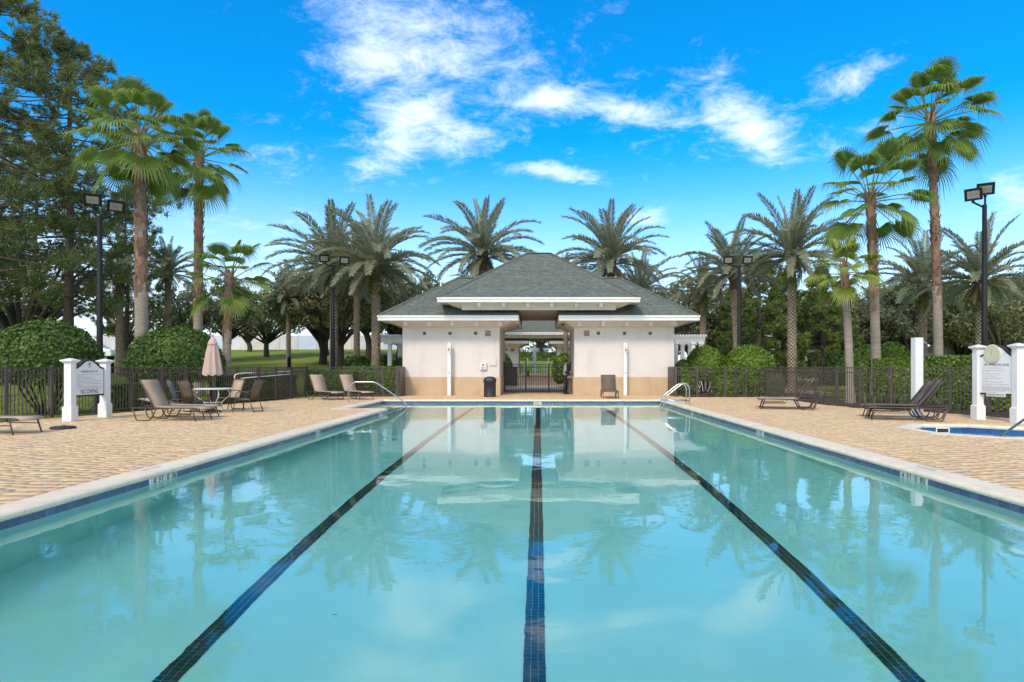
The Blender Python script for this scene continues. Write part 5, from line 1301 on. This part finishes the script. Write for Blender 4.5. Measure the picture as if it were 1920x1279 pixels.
def sign_board(R, c, ang, w, z0, zs, zt, lines, head, big=None, emblem=False, strip=None):
    """board lies in the local xz plane, face towards local -y; ang turns it"""
    m = MB(); m.prism(board_outline(w,z0,zs,zt), 'y', -.03, .03); B = m.build('board', M['ink'], R, loc=(c[0],c[1],0), rot=(0,0,ang))
    m = MB(); m.prism(board_outline(w,z0,zs,zt,.045), 'y', -.035, -.0305); m.build('face', M['white'], B)
    link('lettering', text_mesh(head[0], head[1], M['ink'], ext=.001, squeeze=head[3] if len(head) > 3 else .8), B, (0,-.0365,head[2]), (RAD(90),0,0))
    if big: link('lettering', text_mesh(big[0], big[1], M['ink'], ext=.001, squeeze=.72), B, (0,-.0365,big[2]), (RAD(90),0,0))
    q = random.Random(int(w*100)+len(lines)); m = MB()
    for z, f in lines:                                    # small print: rows of word-length dashes
        x = -w/2+.11; end = x + (w-.2)*f
        while x < end:
            l = q.uniform(.02,.075); m.box(x,min(x+l,end),-.0362,-.0352,z-.0055,z+.0055); x += l + .013
    m.build('small_print', M['grey_ink'], B)
    if emblem:
        m = MB(); pr = []
        for k in range(24):
            a0, a1 = 2*pi*k/24, 2*pi*(k+1)/24; zc = emblem
            m.add([(.062*cos(a0),-.0365,zc+.078*sin(a0)),(.062*cos(a1),-.0365,zc+.078*sin(a1)),(.054*cos(a1),-.0365,zc+.070*sin(a1)),(.054*cos(a0),-.0365,zc+.070*sin(a0))],[(0,1,2,3)])
        for k in range(5):
            a = RAD(90 + (k-2)*38); d = (cos(a),sin(a)); n_ = (-d[1],d[0]); b0 = (0,emblem+.0)
            m.add([(b0[0],-.0366,b0[1]),(d[0]*.022+n_[0]*.011,-.0366,b0[1]+d[1]*.022+n_[1]*.011),(d[0]*.045,-.0366,b0[1]+d[1]*.045),(d[0]*.022-n_[0]*.011,-.0366,b0[1]+d[1]*.022-n_[1]*.011)],[(0,1,2,3)])
        m.box(-.006,.006,-.0366,-.0362,emblem-.05,emblem); m.build('emblem', M['ink'], B, fix=False)
    if strip:
        m = MB(); m.box(-.27,.27,-.047,-.040,strip[1]-.045,strip[1]+.045); s = m.build('name_strip', M['white'], B); link('lettering', text_mesh(strip[0], .062, M['ink'], ext=.001, squeeze=.78), s, (0,-.0485,strip[1]), (RAD(90),0,0))
    return B
R = empty('depth_sign', (0,0,0), 'white sign with black arched board reading NO DIVING', 'sign')
sign_posts(R, ((-11.83,15.62),(-11.83,16.88)), 1.56)
sign_board(R, (-11.83,16.25), RAD(90), 1.12, .60, 1.35, 1.57, [(1.17,.95),(1.135,.3),(1.10,.68),(1.065,.55),(1.03,.75),(.995,.97),(.96,.85),(.925,.98),(.895,.2),(.86,.80),(.825,1.0)], ("MAXIMUM DEPTH 4'0\"", .075, 1.245, .82), ('NO DIVING', .17, .725), 1.43)
R = empty('spa_sign', (0,0,0), 'taller white sign with round clock dial and spa rules', 'sign')
sign_posts(R, ((11.47,16.15),(11.66,15.05)), 1.92)
ang = atan2(15.05-16.15, 11.66-11.47)
B = sign_board(R, (11.565,15.60), ang, 1.02, .66, 1.66, 1.93, [(1.34,.72),(1.28,.78),(1.245,.25),(1.19,.62),(1.135,.45),(1.08,.66),(1.03,.2),(.985,.75)] + [(.93,.9),(.90,.3),(.865,.92),(.84,.95),(.815,.96),(.79,.94),(.765,.8),(.725,.5)], ('SPA / WHIRLPOOL RULES', .085, 1.42, .74), strip=("MAXIMUM DEPTH 4'0\"", .665))
m = MB(); m.lathe([(.235,0),(.24,.012),(.235,.03),(.215,.034),(.001,.034)], 30); D = m.build('clock_dial', M['cream_dial'], B, loc=(-.10,-.036,1.70), rot=(RAD(90),0,0))
for k in range(12):
    a = RAD(90-30*k); link('numeral', text_mesh(str(12 if k == 0 else k), .052, M['grey_ink'], ext=.0006), D, (.18*cos(a), .18*sin(a), .0355))
m = MB(); m.add([(-.006,-.02,.037),(.006,-.02,.037),(.002,.12,.037),(-.002,.12,.037)],[(0,1,2,3)]); m.build('hand', M['ink'], D, fix=False)

# ------------------------------------------------------------------ furniture
def lounger(name='sun_lounger', back=62, mat='sling'):
    """foot towards local +x; the back hinges at x = -.25"""
    R = bpy.data.objects.new(name, None); COL.objects.link(R); R.empty_display_size = .2
    m = MB(); W2 = .32
    for s in (-1,1): m.tube(bendpath([(-.82,s*W2,.33),(.82,s*W2,.335),(.95,s*W2,.30)],.06,4), .017, 7)
    for x in (-.80,-.28,.25,.93): m.tube([(x,-W2,.33 if x < .9 else .305),(x,W2,.33 if x < .9 else .305)], .014, 7)
    m.build('frame', M['frame'], R, True)
    for s in (-1,1):
        m = MB(); m.tube(bendpath([(-.82,s*W2,.33),(-.70,s*(W2+.01),.015),(-.34,s*(W2+.01),.015),(-.18,s*W2,.325)],.07,4), .017, 7); m.build('sled_leg', M['frame'], R, True)
        m = MB(); m.tube([(.76,s*W2,.33),(.86,s*(W2+.015),0)], [.017,.015], 7); m.build('leg', M['frame'], R, True)
        m = MB(); m.tube([(.10,s*W2,.33),(.12,s*W2,.20),(.80,s*W2,.19)], .011, 6); m.build('brace', M['frame'], R, True)
    def sheet(P, h=.30, th=.012, nm='seat'):
        q = MB(); n = len(P); vs = []
        for (x,z) in P: vs += [(x,-h,z),(x,h,z)]
        for (x,z) in P: vs += [(x,-h,z-th),(x,h,z-th)]
        f = [(2*i,2*i+2,2*i+3,2*i+1) for i in range(n-1)] + [(2*n+2*i,2*n+2*i+1,2*n+2*i+3,2*n+2*i+2) for i in range(n-1)]
        f += [(2*i,2*n+2*i,2*n+2*i+2,2*i+2) for i in range(n-1)] + [(2*i+1,2*i+3,2*n+2*i+3,2*n+2*i+1) for i in range(n-1)] + [(0,1,2*n+1,2*n),(2*n-2,4*n-2,4*n-1,2*n-1)]
        q.add(vs, f); return q.build(nm, M[mat], R, True)
    sheet([(-.25,.365),(.0,.352),(.35,.345),(.7,.35),(.85,.355),(.93,.335),(.96,.30)], nm='seat')
    a = RAD(back); c, s_ = cos(a), sin(a); Bk = lambda t, o=0: (-.25 - t*c - o*s_, .365 + t*s_ - o*c)
    sheet([Bk(0),Bk(.2,.018),Bk(.45,.022),Bk(.68,.006),Bk(.76,-.0),Bk(.79,.03)], nm='backrest')
    m = MB()
    for s in (-1,1): m.tube([(Bk(t,.01)[0], s*W2, Bk(t,.01)[1]) for t in (0,.3,.6,.78)], .016, 7)
    m.tube([(Bk(.78,.012)[0],-W2,Bk(.78,.012)[1]),(Bk(.78,.012)[0],W2,Bk(.78,.012)[1])],.014,7); m.build('back_frame', M['frame'], R, True)
    m = MB()
    for s in (-1,1): m.tube([(Bk(.42,.02)[0],s*.25,Bk(.42,.02)[1]),(-.66,s*.25,.34)], .010, 6)
    m.tube([(-.66,-.30,.338),(-.66,.30,.338)],.010,6); m.build('prop', M['frame'], R, True)
    return R
proto = lounger(); proto_dark = lounger(mat='darksling', back=55); proto_flat = lounger(back=12); proto_low = lounger(back=54)
def put_lounger(p, first, x, y, rz, label, group, z=0.0):
    o = p if first else copy_tree(p); o.location = (x,y,z); o.rotation_euler = (0,0,rz); return tag(o, label, 'sun lounger', group)
put_lounger(proto, True, X_at(322,15.9), 15.9, RAD(-4), 'taupe lounger with raised back in front of the patio table', 'taupe loungers on the deck')
put_lounger(proto_flat, True, X_at(338,16.7), 16.75, RAD(-4), 'flat lounger half hidden behind the raised one near the table', 'taupe loungers on the deck')
put_lounger(proto, False, X_at(607,25.9), 26.0, RAD(-38), 'left one of two taupe loungers before the far left hedge', 'taupe loungers on the deck')
put_lounger(proto, False, X_at(664,26.3), 26.3, RAD(-38), 'right one of two taupe loungers beside the curved step rail', 'taupe loungers on the deck')
put_lounger(proto, False, -11.35, 12.75, RAD(-3), 'lounger cut by the left edge of the photo', 'taupe loungers on the deck')
put_lounger(proto_dark, True, X_at(1142,27.6), 27.5, RAD(-92), 'single brown lounger standing against the right pavilion wall', 'brown loungers on the deck')
put_lounger(proto_low, True, X_at(1481,20.0), 20.0, RAD(158), 'nearer lounger of the right pair by the far fence bend', 'taupe loungers on the deck')
put_lounger(proto_low, False, X_at(1476,20.7), 20.7, RAD(158), 'farther lounger of the right pair by the far fence bend', 'taupe loungers on the deck')
put_lounger(proto_dark, False, X_at(1708,15.75), 15.9, RAD(158), 'lower brown lounger of the stack beside the spa', 'brown loungers on the deck')
put_lounger(proto_dark, False, X_at(1704,15.75)+.07, 15.95, RAD(158), 'upper brown lounger of the stack beside the spa', 'brown loungers on the deck', .055)
put_lounger(proto_dark, False, X_at(1687,16.8), 16.8, RAD(158), 'brown lounger behind the stack at the foot of the shower post', 'brown loungers on the deck')

# patio table, parasol, chairs
TX, TY = X_at(400,18.7), 18.7
R = empty('patio_table', (TX,TY,0), 'round white patio table with curved legs left of the pool', 'table')
m = MB(); m.lathe([(.50,.690),(.53,.695),(.535,.71),(.53,.722),(.50,.728),(.03,.728)], 32); m.build('table_top', M['greenwhite'], R, True)
for k in range(4):
    a = RAD(45+90*k); d = Vector((cos(a),sin(a),0)); m = MB()
    m.tube(smoothpath([d*.42+Vector((0,0,.69)), d*.46+Vector((0,0,.5)), d*.25+Vector((0,0,.30)), d*.27+Vector((0,0,.1)), d*.47+Vector((0,0,.012))],5), .017, 7); m.build('leg', M['greenwhite'], R, True)
m = MB(); m.lathe([(.25,.29),(.265,.30),(.25,.31),(.235,.30),(.25,.29)],24,cap=False); m.build('ring', M['greenwhite'], R, True)
R = empty('parasol', (TX-.02,TY,0), 'closed blush pink parasol standing through the white patio table', 'parasol')
m = MB(); m.tube([(0,0,0),(0,0,2.2)], .019, 10); m.build('pole', M['frame'], R, True)
m = MB(); m.lathe([(.24,0),(.24,.03),(.20,.06),(.05,.08),(.035,.22)], 24); m.build('base', M['rubber'], R, True)
rows = [(0.03,2.26),(.075,2.20),(.11,2.12),(.135,1.98),(.165,1.78),(.195,1.55),(.225,1.32),(.245,1.12)]; n = 32; V, Q = [], []
for r_, z_ in rows:
    for k in range(n):
        a = 2*pi*k/n; rr = r_*(1 + .24*(cos(8*a+.6*sin(z_*5))) * min(1,(2.26-z_)*2.2)); V.append((rr*cos(a), rr*sin(a), z_ + .03*cos(8*a)*(1 if z_ < 1.2 else 0)))
for i in range(len(rows)-1):
    for k in range(n): Q.append((i*n+k, i*n+(k+1)%n, (i+1)*n+(k+1)%n, (i+1)*n+k))
can = link('canopy', np_mesh('canopy', V, Q, M['umbrella'], True), R)
m = MB(); m.lathe([(.135,2.03),(.145,2.06),(.12,2.12),(.07,2.22),(.02,2.285)], 20); m.build('top_vent', M['umbrella'], R, True)
m = MB(); m.lathe([(.012,2.26),(.022,2.30),(.001,2.33)],10); m.build('finial', M['frame'], R, True)

def chair(mat, label, x, y, rz):
    R = empty('patio_chair', (x,y,0), label, 'chair', 'sling chairs round the patio table', rz)     # faces local +x
    m = MB(); q = .27
    for s in (-1,1):
        m.tube(bendpath([(.30,s*q,.0),(.22,s*q,.40),(.18,s*q,.62),(-.12,s*(q+.02),.63),(-.24,s*q,.55)],.09,4), .014, 7)
        m.tube([(.24,s*q,.40),(-.22,s*q,.38),(-.36,s*q,.0)], .014, 7)
        m.tube([(-.20,s*(q-.04),.36),(-.30,s*(q-.04),.70),(-.40,s*(q-.04),.97)], .014, 7)
    m.tube([(-.40,-q+.04,.97),(-.40,q-.04,.97)],.014,7); m.tube([(.24,-q,.40),(.24,q,.40)],.012,6); m.tube([(-.355,-q,.02),(-.355,q,.02)],.012,6)
    m.build('frame', M['frame'], R, True)
    for nm, P in (('seat',[(.26,.40),(.1,.40),(-.08,.385),(-.2,.38)]),('backrest',[(-.2,.38),(-.265,.58),(-.335,.78),(-.40,.96)])):
        k = MB(); h = .225; vs = []
        for (x_,z_) in P: vs += [(x_,-h,z_),(x_,h,z_),(x_-.004,-h,z_-.012),(x_-.004,h,z_-.012)]
        f = []
        for i in range(len(P)-1): b = 4*i; f += [(b,b+4,b+5,b+1),(b+2,b+3,b+7,b+6),(b,b+2,b+6,b+4),(b+1,b+5,b+7,b+3)]
        f += [(0,1,3,2),(4*len(P)-4,4*len(P)-2,4*len(P)-1,4*len(P)-3)]
        k.add(vs,f); k.build(nm, M[mat], R, True)
chair('darksling', 'brown sling chair with its back to the pool before the table', X_at(366,17.8), 17.85, RAD(62))
chair('greysling', 'grey sling chair on the fence side of the table at left', X_at(340,18.9), 19.0, RAD(12))
chair('sling', 'tan sling chair across the table by the fence', X_at(428,19.7), 19.75, RAD(-112))
chair('darksling', 'brown sling chair at the right of the table facing left', X_at(462,18.8), 18.85, RAD(176))

# life pole hung on the left fence
R = empty('life_pole', (0,0,0), 'long pale rescue pole with crook hung on the left fence', 'rescue pole')
p0, p1 = on_line(436, LT), on_line(540, LT); off = Vector((.10,-.05,0))
A = Vector((p0[0], p0[1], 1.10))+off; Bv = Vector((p1[0], p1[1], 1.03+.15))+off
m = MB(); dn = (Bv-A).normalized(); m.tube(bendpath([A+Vector((0,0,-.25)), A+Vector((0,0,-.02)), A+dn*.35+Vector((0,0,.02)), Bv],.2,6), .022, 8); m.build('crook_pole', M['greenwhite'], R, True)
A2, B2 = A.lerp(Bv,.10)+Vector((.02,-.02,-.17)), Bv+Vector((.02,-.02,-.12)); m = MB(); m.tube([A2,B2], .020, 8); m.build('second_pole', M['greenwhite'], R, True)
for t in (.2,.55,.9):
    c = A.lerp(Bv,t); m = MB(); m.box(c.x-.03,c.x-.0+.02,c.y-.02,c.y+.05,c.z-.22,c.z+.03); m.build('hook', M['bronze'], R)

# step rail and ladder rails
R = empty('step_rail', (-7.2,23.4,0), 'single curved steel handrail going down the pool steps', 'handrail')
m = MB(); m.tube(bendpath([(0,0,0),(0,0,.62),(.22,0,.80),(1.02,0,.80),(2.10,0,.06),(2.24,0,-.12),(2.02,0,-.36),(1.9,0,-.60)],.16,6), .024, 10); m.build('rail', M['steel'], R, True)
m = MB(); m.lathe([(.055,0),(.055,.012),(.03,.03)], 14, (0,0,.003)); m.build('collar', M['steel'], R, True)
R = empty('ladder_rail', (5.34,22.15,0), 'pair of steel ladder rails at the right far pool corner', 'ladder')
for y in (-.24,.24):
    m = MB(); m.tube(bendpath([(0,y,0),(0,y,.60),(-.10,y,.80),(-.30,y,.74),(-.88,y,.28),(-.92,y,-.1),(-.92,y,-1.0)],.16,6), .024, 10); m.build('rail', M['steel'], R, True)
    m = MB(); m.tube([(-.91,y,.17),(0,y,.17)], .018, 8); m.build('crossbar', M['steel'], R, True)
    m = MB(); m.lathe([(.055,0),(.055,.012),(.03,.03)], 14, (0,y,.003)); m.build('collar', M['steel'], R, True)
for z in (-.45,-.72,-.98): m = MB(); m.box(-.98,-.86,-.24,.24,z-.015,z+.015); m.build('step', M['steel'], R, bev=.006)
R = empty('spa_rail', (10.3,12.6,0), 'steel handrail rising out of the octagonal spa', 'handrail')
c = Vector(R.location); e0 = at(1876,818,13.0)-c; e1 = at(1935,776,12.3)-c
m = MB(); m.tube(bendpath([e0+Vector((-.1,.1,-.45)), e0, e1, e1+Vector((.55,-.2,.06)), e1+Vector((.7,-.25,-.1)), Vector((e1.x+.75,e1.y-.25,-.02))],.12,6), .024, 10); m.build('rail', M['steel'], R, True)

# deck lid, white shower post
R = empty('weight_disc', (X_at(118,13.7),13.7,0), 'flat black disc lying on the pavers before the depth sign', 'disc')
m = MB(); m.lathe([(.23,.002),(.24,.02),(.235,.045),(.20,.055),(.05,.058)], 28); m.build('disc', M['rubber'], R, True)
m = MB(); m.lathe([(.05,.058),(.05,.075),(.03,.075)], 14); m.build('socket', M['grille'], R, True)
R = empty('shower_post', (X_at(1719.5,17.4),17.4,0), 'white square shower post with chrome head in front of the tall hedge', 'shower')
m = MB(); m.box(-.11,.11,-.11,.11,0,2.19); m.build('post', M['white'], R, bev=.008)
m = MB(); m.tube(bendpath([(.11,-.02,2.06),(.20,-.03,2.07),(.27,-.03,2.00)],.05), .016, 8); m.build('shower_arm', M['steel'], R, True)
m = MB(); m.lathe([(.02,.03),(.055,-.03),(.055,-.045),(.03,-.05)], 14); o = m.build('shower_head', M['steel'], R, True, loc=(.285,-.03,1.98), rot=(0,RAD(-35),0))
m = MB(); m.lathe([(.04,0),(.04,.02),(.015,.03)], 14); m.build('push_button', M['steel'], R, True, loc=(.111,-.02,1.05), rot=(0,RAD(90),0))

# drinking fountain in the passage
R = empty('drinking_fountain', (1.52,31.35,0), 'grey drinking fountain beside the man in the passage', 'drinking fountain')
m = MB(); m.frustum((-.14,.14,-.16,.16),(-.11,.11,-.14,.14),0,.78); m.build('pedestal', M['grille'], R, bev=.01)
m = MB(); m.frustum((-.16,.17,-.18,.18),(-.24,.17,-.22,.22),.78,.86); m.box(-.24,.17,-.22,.22,.86,.90); m.build('basin', M['steel'], R, bev=.012)
m = MB(); m.tube(bendpath([(.1,0,.90),(.1,0,.98),(.03,0,.99)],.03), .012, 7); m.build('spout', M['steel'], R, True)

# ------------------------------------------------------------------ the man at the gate
def person():
    R = empty('person', (X_at(1060,31.1),31.1,0), 'man in grey-blue shirt and black trousers standing at the passage wall', 'person', rz=RAD(0))   # faces +x
    J = {'pelvis':(0,0,.93,.135),'waist':(-.01,0,1.07,.125),'chest':(-.01,0,1.28,.150),'neckb':(.0,0,1.45,.075),'neck':(.03,0,1.51,.055),'head':(.06,0,1.60,.088),'crown':(.055,0,1.675,.070)}
    E = [('pelvis','waist'),('waist','chest'),('chest','neckb'),('neckb','neck'),('neck','head'),('head','crown')]
    for s, nm in ((1,'l'),(-1,'r')):
        J['hip'+nm] = (0,s*.095,.88,.105); J['knee'+nm] = (.02+.02*s,s*.10,.49,.068); J['ank'+nm] = (-.01+.05*s,s*.10,.09,.047); J['toe'+nm] = (.14+.05*s,s*.115,.035,.036)
        J['sh'+nm] = (-.01,s*.18,1.40,.068); J['elb'+nm] = (-.02,s*.235,1.13,.048); J['wr'+nm] = (.20,s*.16,1.10+.03*s,.034); J['hand'+nm] = (.275,s*.14,1.12+.03*s,.034)
        E += [('pelvis','hip'+nm),('hip'+nm,'knee'+nm),('knee'+nm,'ank'+nm),('ank'+nm,'toe'+nm),('chest','sh'+nm),('sh'+nm,'elb'+nm),('elb'+nm,'wr'+nm),('wr'+nm,'hand'+nm)]
        for k in range(4):
            J['fg%d%s'%(k,nm)] = (.315,s*(.165-.018*k)-s*.0,1.125+.03*s,.010); J['ft%d%s'%(k,nm)] = (.345+.006*(1-abs(k-1.5)),s*(.162-.018*k),1.11+.03*s,.008); E += [('hand'+nm,'fg%d%s'%(k,nm)),('fg%d%s'%(k,nm),'ft%d%s'%(k,nm))]
        J['th'+nm] = (.285,s*.10,1.14+.03*s,.011); J['tt'+nm] = (.315,s*.09,1.15+.03*s,.009); E += [('hand'+nm,'th'+nm),('th'+nm,'tt'+nm)]
    J['nose'] = (.150,0,1.595,.014); E.append(('head','nose'))
    names = list(J); me = bpy.data.meshes.new('body'); me.from_pydata([J[n][:3] for n in names], [(names.index(a),names.index(b)) for a,b in E], [])
    o = bpy.data.objects.new('body', me); COL.objects.link(o)
    o.modifiers.new('skin','SKIN')
    for i, n in enumerate(names):
        sv = me.skin_vertices[0].data[i]; r = J[n][3]; sv.radius = (r, r*(.80 if n in ('pelvis','waist','chest') else 1.0)); sv.use_root = (n == 'pelvis')
        if n in ('pelvis','waist','chest'): sv.radius = (r*1.15, r*.85)
    sb = o.modifiers.new('sub','SUBSURF'); sb.levels = 2; sb.render_levels = 2
    bpy.context.view_layer.update()
    b = bpy.data.meshes.new_from_object(o.evaluated_get(bpy.context.evaluated_depsgraph_get())); bpy.data.objects.remove(o)
    b.materials.clear()
    for q in ('skin','shirt','cloth_black'): b.materials.append(M[q])
    mi = []
    for p in b.polygons:
        x, y, z = p.center
        if z > 1.475: k = 0
        elif z > .985 and x > .17: k = 0
        elif z > .965: k = 1
        else: k = 2
        mi.append(k)
    b.polygons.foreach_set('material_index', mi); b.polygons.foreach_set('use_smooth', [True]*len(mi))
    B = link('body', b, R)
    m = MB(); m.lathe([(.001,.115),(.05,.108),(.082,.075),(.097,.03),(.095,-.01),(.07,-.04)], 16); o = m.build('hair', M['hair'], R, True, loc=(.045,0,1.635), rot=(0,RAD(-18),0))
    m = MB()
    for s in (-1,1): m.box(.132,.140,s*.032-.012,s*.032+.012,1.617,1.628)
    m.build('eyes', M['hair'], R)
    m = MB(); m.box(.133,.139,-.022,.022,1.553,1.560); m.build('mouth', M['red'], R)
    for s in (-1,1): m = MB(); m.lathe([(.001,-.012),(.026,-.006),(.028,.004),(.001,.012)], 10); m.build('ear', M['skin'], R, True, loc=(.05,s*.088,1.60), rot=(RAD(90),0,0))
    for s in (-1,1):
        m = MB(); m.frustum((-.07,.20,-.048,.048),(-.06,.12,-.042,.042),0,.085); m.build('shoe', M['cloth_black'], R, bev=.02, loc=(.0+.05*s,s*.105,0))
    # dark bag strap and arm sleeve
    m = MB(); m.tube(smoothpath([(.12,-.12,1.40),(.155,0,1.22),(.13,.10,1.05),(.0,.17,.98)],5), .028, 7); m.build('strap', M['cloth_black'], R, True)
    m = MB(); m.tube([(-.03,-.24,1.11),(.19,-.165,1.08)], [.06,.046], 10); m.build('arm_sleeve', M['cloth_black'], R, True)
    return R
person()

# ------------------------------------------------------------------ far things
# hoarding of printed panels along the top of the rise
R = empty('hoarding', (0,88,0), 'long hoarding of faded printed panels along the top of the lawn', 'hoarding')
x = -78.0; k = 0; rg = random.Random(12)
while x < -14:
    w = rg.choice([2.2,2.6,3.0,2.4]); zb = gz(x+w/2, 88); h = rg.choice([2.25,2.3,2.2,2.35])
    m = MB(); m.box(.02, w-.02, -.04, .04, 0, h); m.build('panel', M[('panel','panel','panelblue','panel','paneltan')[k % 5]], R, loc=(x,0,zb-.05))
    m = MB(); m.box(w-.05, w+.05, .041, .14, 0, h+.05); m.build('stud', M['grille'], R, loc=(x,0,zb-.05))
    x += w; k += 1
# road behind the lawn
m = MB()
for i in range(16):
    xa_, xb_ = -90+5*i, -85+5*i; m.add([(xa_,83,gz(xa_,83)+.03),(xb_,83,gz(xb_,83)+.03),(xb_,86.5,gz(xb_,86.5)+.03),(xa_,86.5,gz(xa_,86.5)+.03)],[(0,1,2,3)])
tag(m.build('road', M['road'], fix=False), 'narrow road along the hoarding', kind='structure')
# parked car
x, Y = X_at(168,56), 56.0; R = empty('parked_car', (x,Y,gz(x,Y)), 'white car parked beyond the left domed bush', 'car', rz=RAD(8))
m = MB(); prof_c = [(-2.2,.35),(-2.25,.75),(-1.9,.92),(-1.2,.98),(-.55,1.42),(.75,1.45),(1.5,1.0),(2.15,.88),(2.25,.5),(2.2,.3)]; m.prism(prof_c,'y',-.85,.85); m.build('body', M['carpaint'], R, bev=.08)
m = MB(); m.prism([(-1.0,1.0),(-.5,1.36),(.05,1.38),(.05,1.0)],'y',-.858,.858); m.prism([(.12,1.0),(.12,1.38),(.72,1.38),(1.3,1.0)],'y',-.858,.858); m.build('side_window', M['glassdark'], R)
for sx in (-1.35,1.35):
    for sy in (-.8,.8): m = MB(); m.lathe([(.2,-.1),(.32,-.1),(.33,.1),(.2,.1)],18); m.build('wheel', M['rubber'], R, True, loc=(sx,sy,.33), rot=(RAD(90),0,0))
# bollards on the lawn
for px, Y, lab in ((210,40,'short black bollard beside the ivy-clad trunk'), (542,45.5,'short black bollard at the foot of the slim date palm')):
    x = X_at(px,Y); m = MB(); m.lathe([(.12,-.1),(.12,.75),(.10,.85),(.03,.9)],14); tag(m.build('bollard', M['pole'], smooth=True, loc=(x,Y,gz(x,Y))), lab, 'bollard', 'black bollards on the lawn')

def house(px0, px1, Y, label, wall, eave, wins, porch=None, depth_=9):
    x0, x1 = X_at(px0,Y), X_at(px1,Y); w = x1-x0; R = empty('house', ((x0+x1)/2,Y,0), label, 'house', 'houses beyond the trees'); h = w/2
    m = MB(); m.box(-h,h,0,depth_,-.2,eave); m.build('wall', M[wall], R)
    m = MB(); m.add([(-h-.5,-.5,eave),(h+.5,-.5,eave),(h+.5,depth_+.5,eave),(-h-.5,depth_+.5,eave),(-h+depth_/2,depth_/2,eave+2.6),(h-depth_/2,depth_/2,eave+2.6)],[(0,1,5,4),(2,3,4,5),(3,0,4),(1,2,5),(0,3,2,1)]); m.build('roof', M['darkroof'], R)
    m = MB(); m.box(-h-.52,h+.52,-.56,-.5,eave-.2,eave+.02); m.build('fascia', M['trim'], R)
    for (wx, wz, ww, wh, shut) in wins:
        m = MB()
        for (a,b,c,d) in ((-ww/2-.1,ww/2+.1,wh/2,wh/2+.12),(-ww/2-.1,ww/2+.1,-wh/2-.12,-wh/2),(-ww/2-.1,-ww/2,-wh/2,wh/2),(ww/2,ww/2+.1,-wh/2,wh/2),(-ww/2,ww/2,-.03,.03)): m.box(a,b,-.07,.02,c,d)
        f = m.build('window', M['trim'], R, loc=(wx,0,wz)); m = MB(); m.box(-ww/2,ww/2,-.02,.01,-wh/2,wh/2); m.build('pane', M['glassdark'], f)
        if shut:
            for s in (-1,1): m = MB(); m.box(s*(ww/2+.32)-.2,s*(ww/2+.32)+.2,-.05,-.001,-wh/2-.05,wh/2+.05); m.build('shutter', M['trim'], f)
    if porch:
        a, b = porch
        m = MB(); m.box(a,b,-2.2,-.57,2.75,3.0); m.build('porch_roof', M['trim'], R)
        m = MB(); m.box(a+.1,b-.1,-.01,-.004,.1,2.7); m.build('porch_recess', M['glassdark'], R)
        n = 4
        for i in range(n): m = MB(); xx = a+.15+(b-a-.3)*i/(n-1); m.box(xx-.12,xx+.12,-2.1,-1.86,0,2.75); m.build('porch_column', M['trim'], R)
        m = MB(); m.box(a,b,-2.02,-1.97,.85,.92); m.box(a,b,-2.02,-1.97,.1,.16)
        k = int((b-a)/.16)
        for i in range(k): xx = a+(b-a)*i/k; m.box(xx-.02,xx+.02,-2.015,-1.975,.16,.85)
        m.build('railing', M['trim'], R)
house(1440, 1572, 62, 'beige house with white porch columns behind the cedars', 'beige', 4.6, [(2.3,1.7,1.0,1.7,True),(-2.6,1.7,.9,1.7,True)], (-1.6,1.2))
house(1690, 1960, 52, 'grey house half hidden behind the right oaks', 'greysiding', 5.4, [(.3,1.6,.9,1.6,False),(2.6,4.0,.9,1.4,False),(.3,4.0,.9,1.4,False),(-3.6,1.6,.9,1.6,False),(4.6,1.6,.9,1.6,False)])
house(-60, 20, 95, 'grey stone house at the far left edge', 'greysiding', 9.4, [(1.6,8.2,.9,1.5,False),(-1.5,8.2,.9,1.5,False)])
# gazebo far behind the passages
x = X_at(1013,112); zg = gz(x,112); R = empty('gazebo', (x,112,zg), 'small grey-roofed gazebo far off through the passage', 'gazebo')
m = MB(); m.add([(-1.9,-1.9,2.45),(1.9,-1.9,2.45),(1.9,1.9,2.45),(-1.9,1.9,2.45),(0,0,3.75)],[(0,1,4),(1,2,4),(2,3,4),(3,0,4),(0,3,2,1)]); m.build('roof', M['darkroof'], R)
m = MB(); m.box(-1.9,1.9,-1.95,-1.88,2.22,2.45); m.build('fascia', M['trim'], R)
m = MB(); m.box(-1.5,1.5,-1.5,1.5,-.1,2.2); m.build('wall', M['wall'], R)
m = MB(); m.tube([(0,0,3.65),(0,0,4.3)],[.13,.03],8); m.build('finial', M['trim'], R)
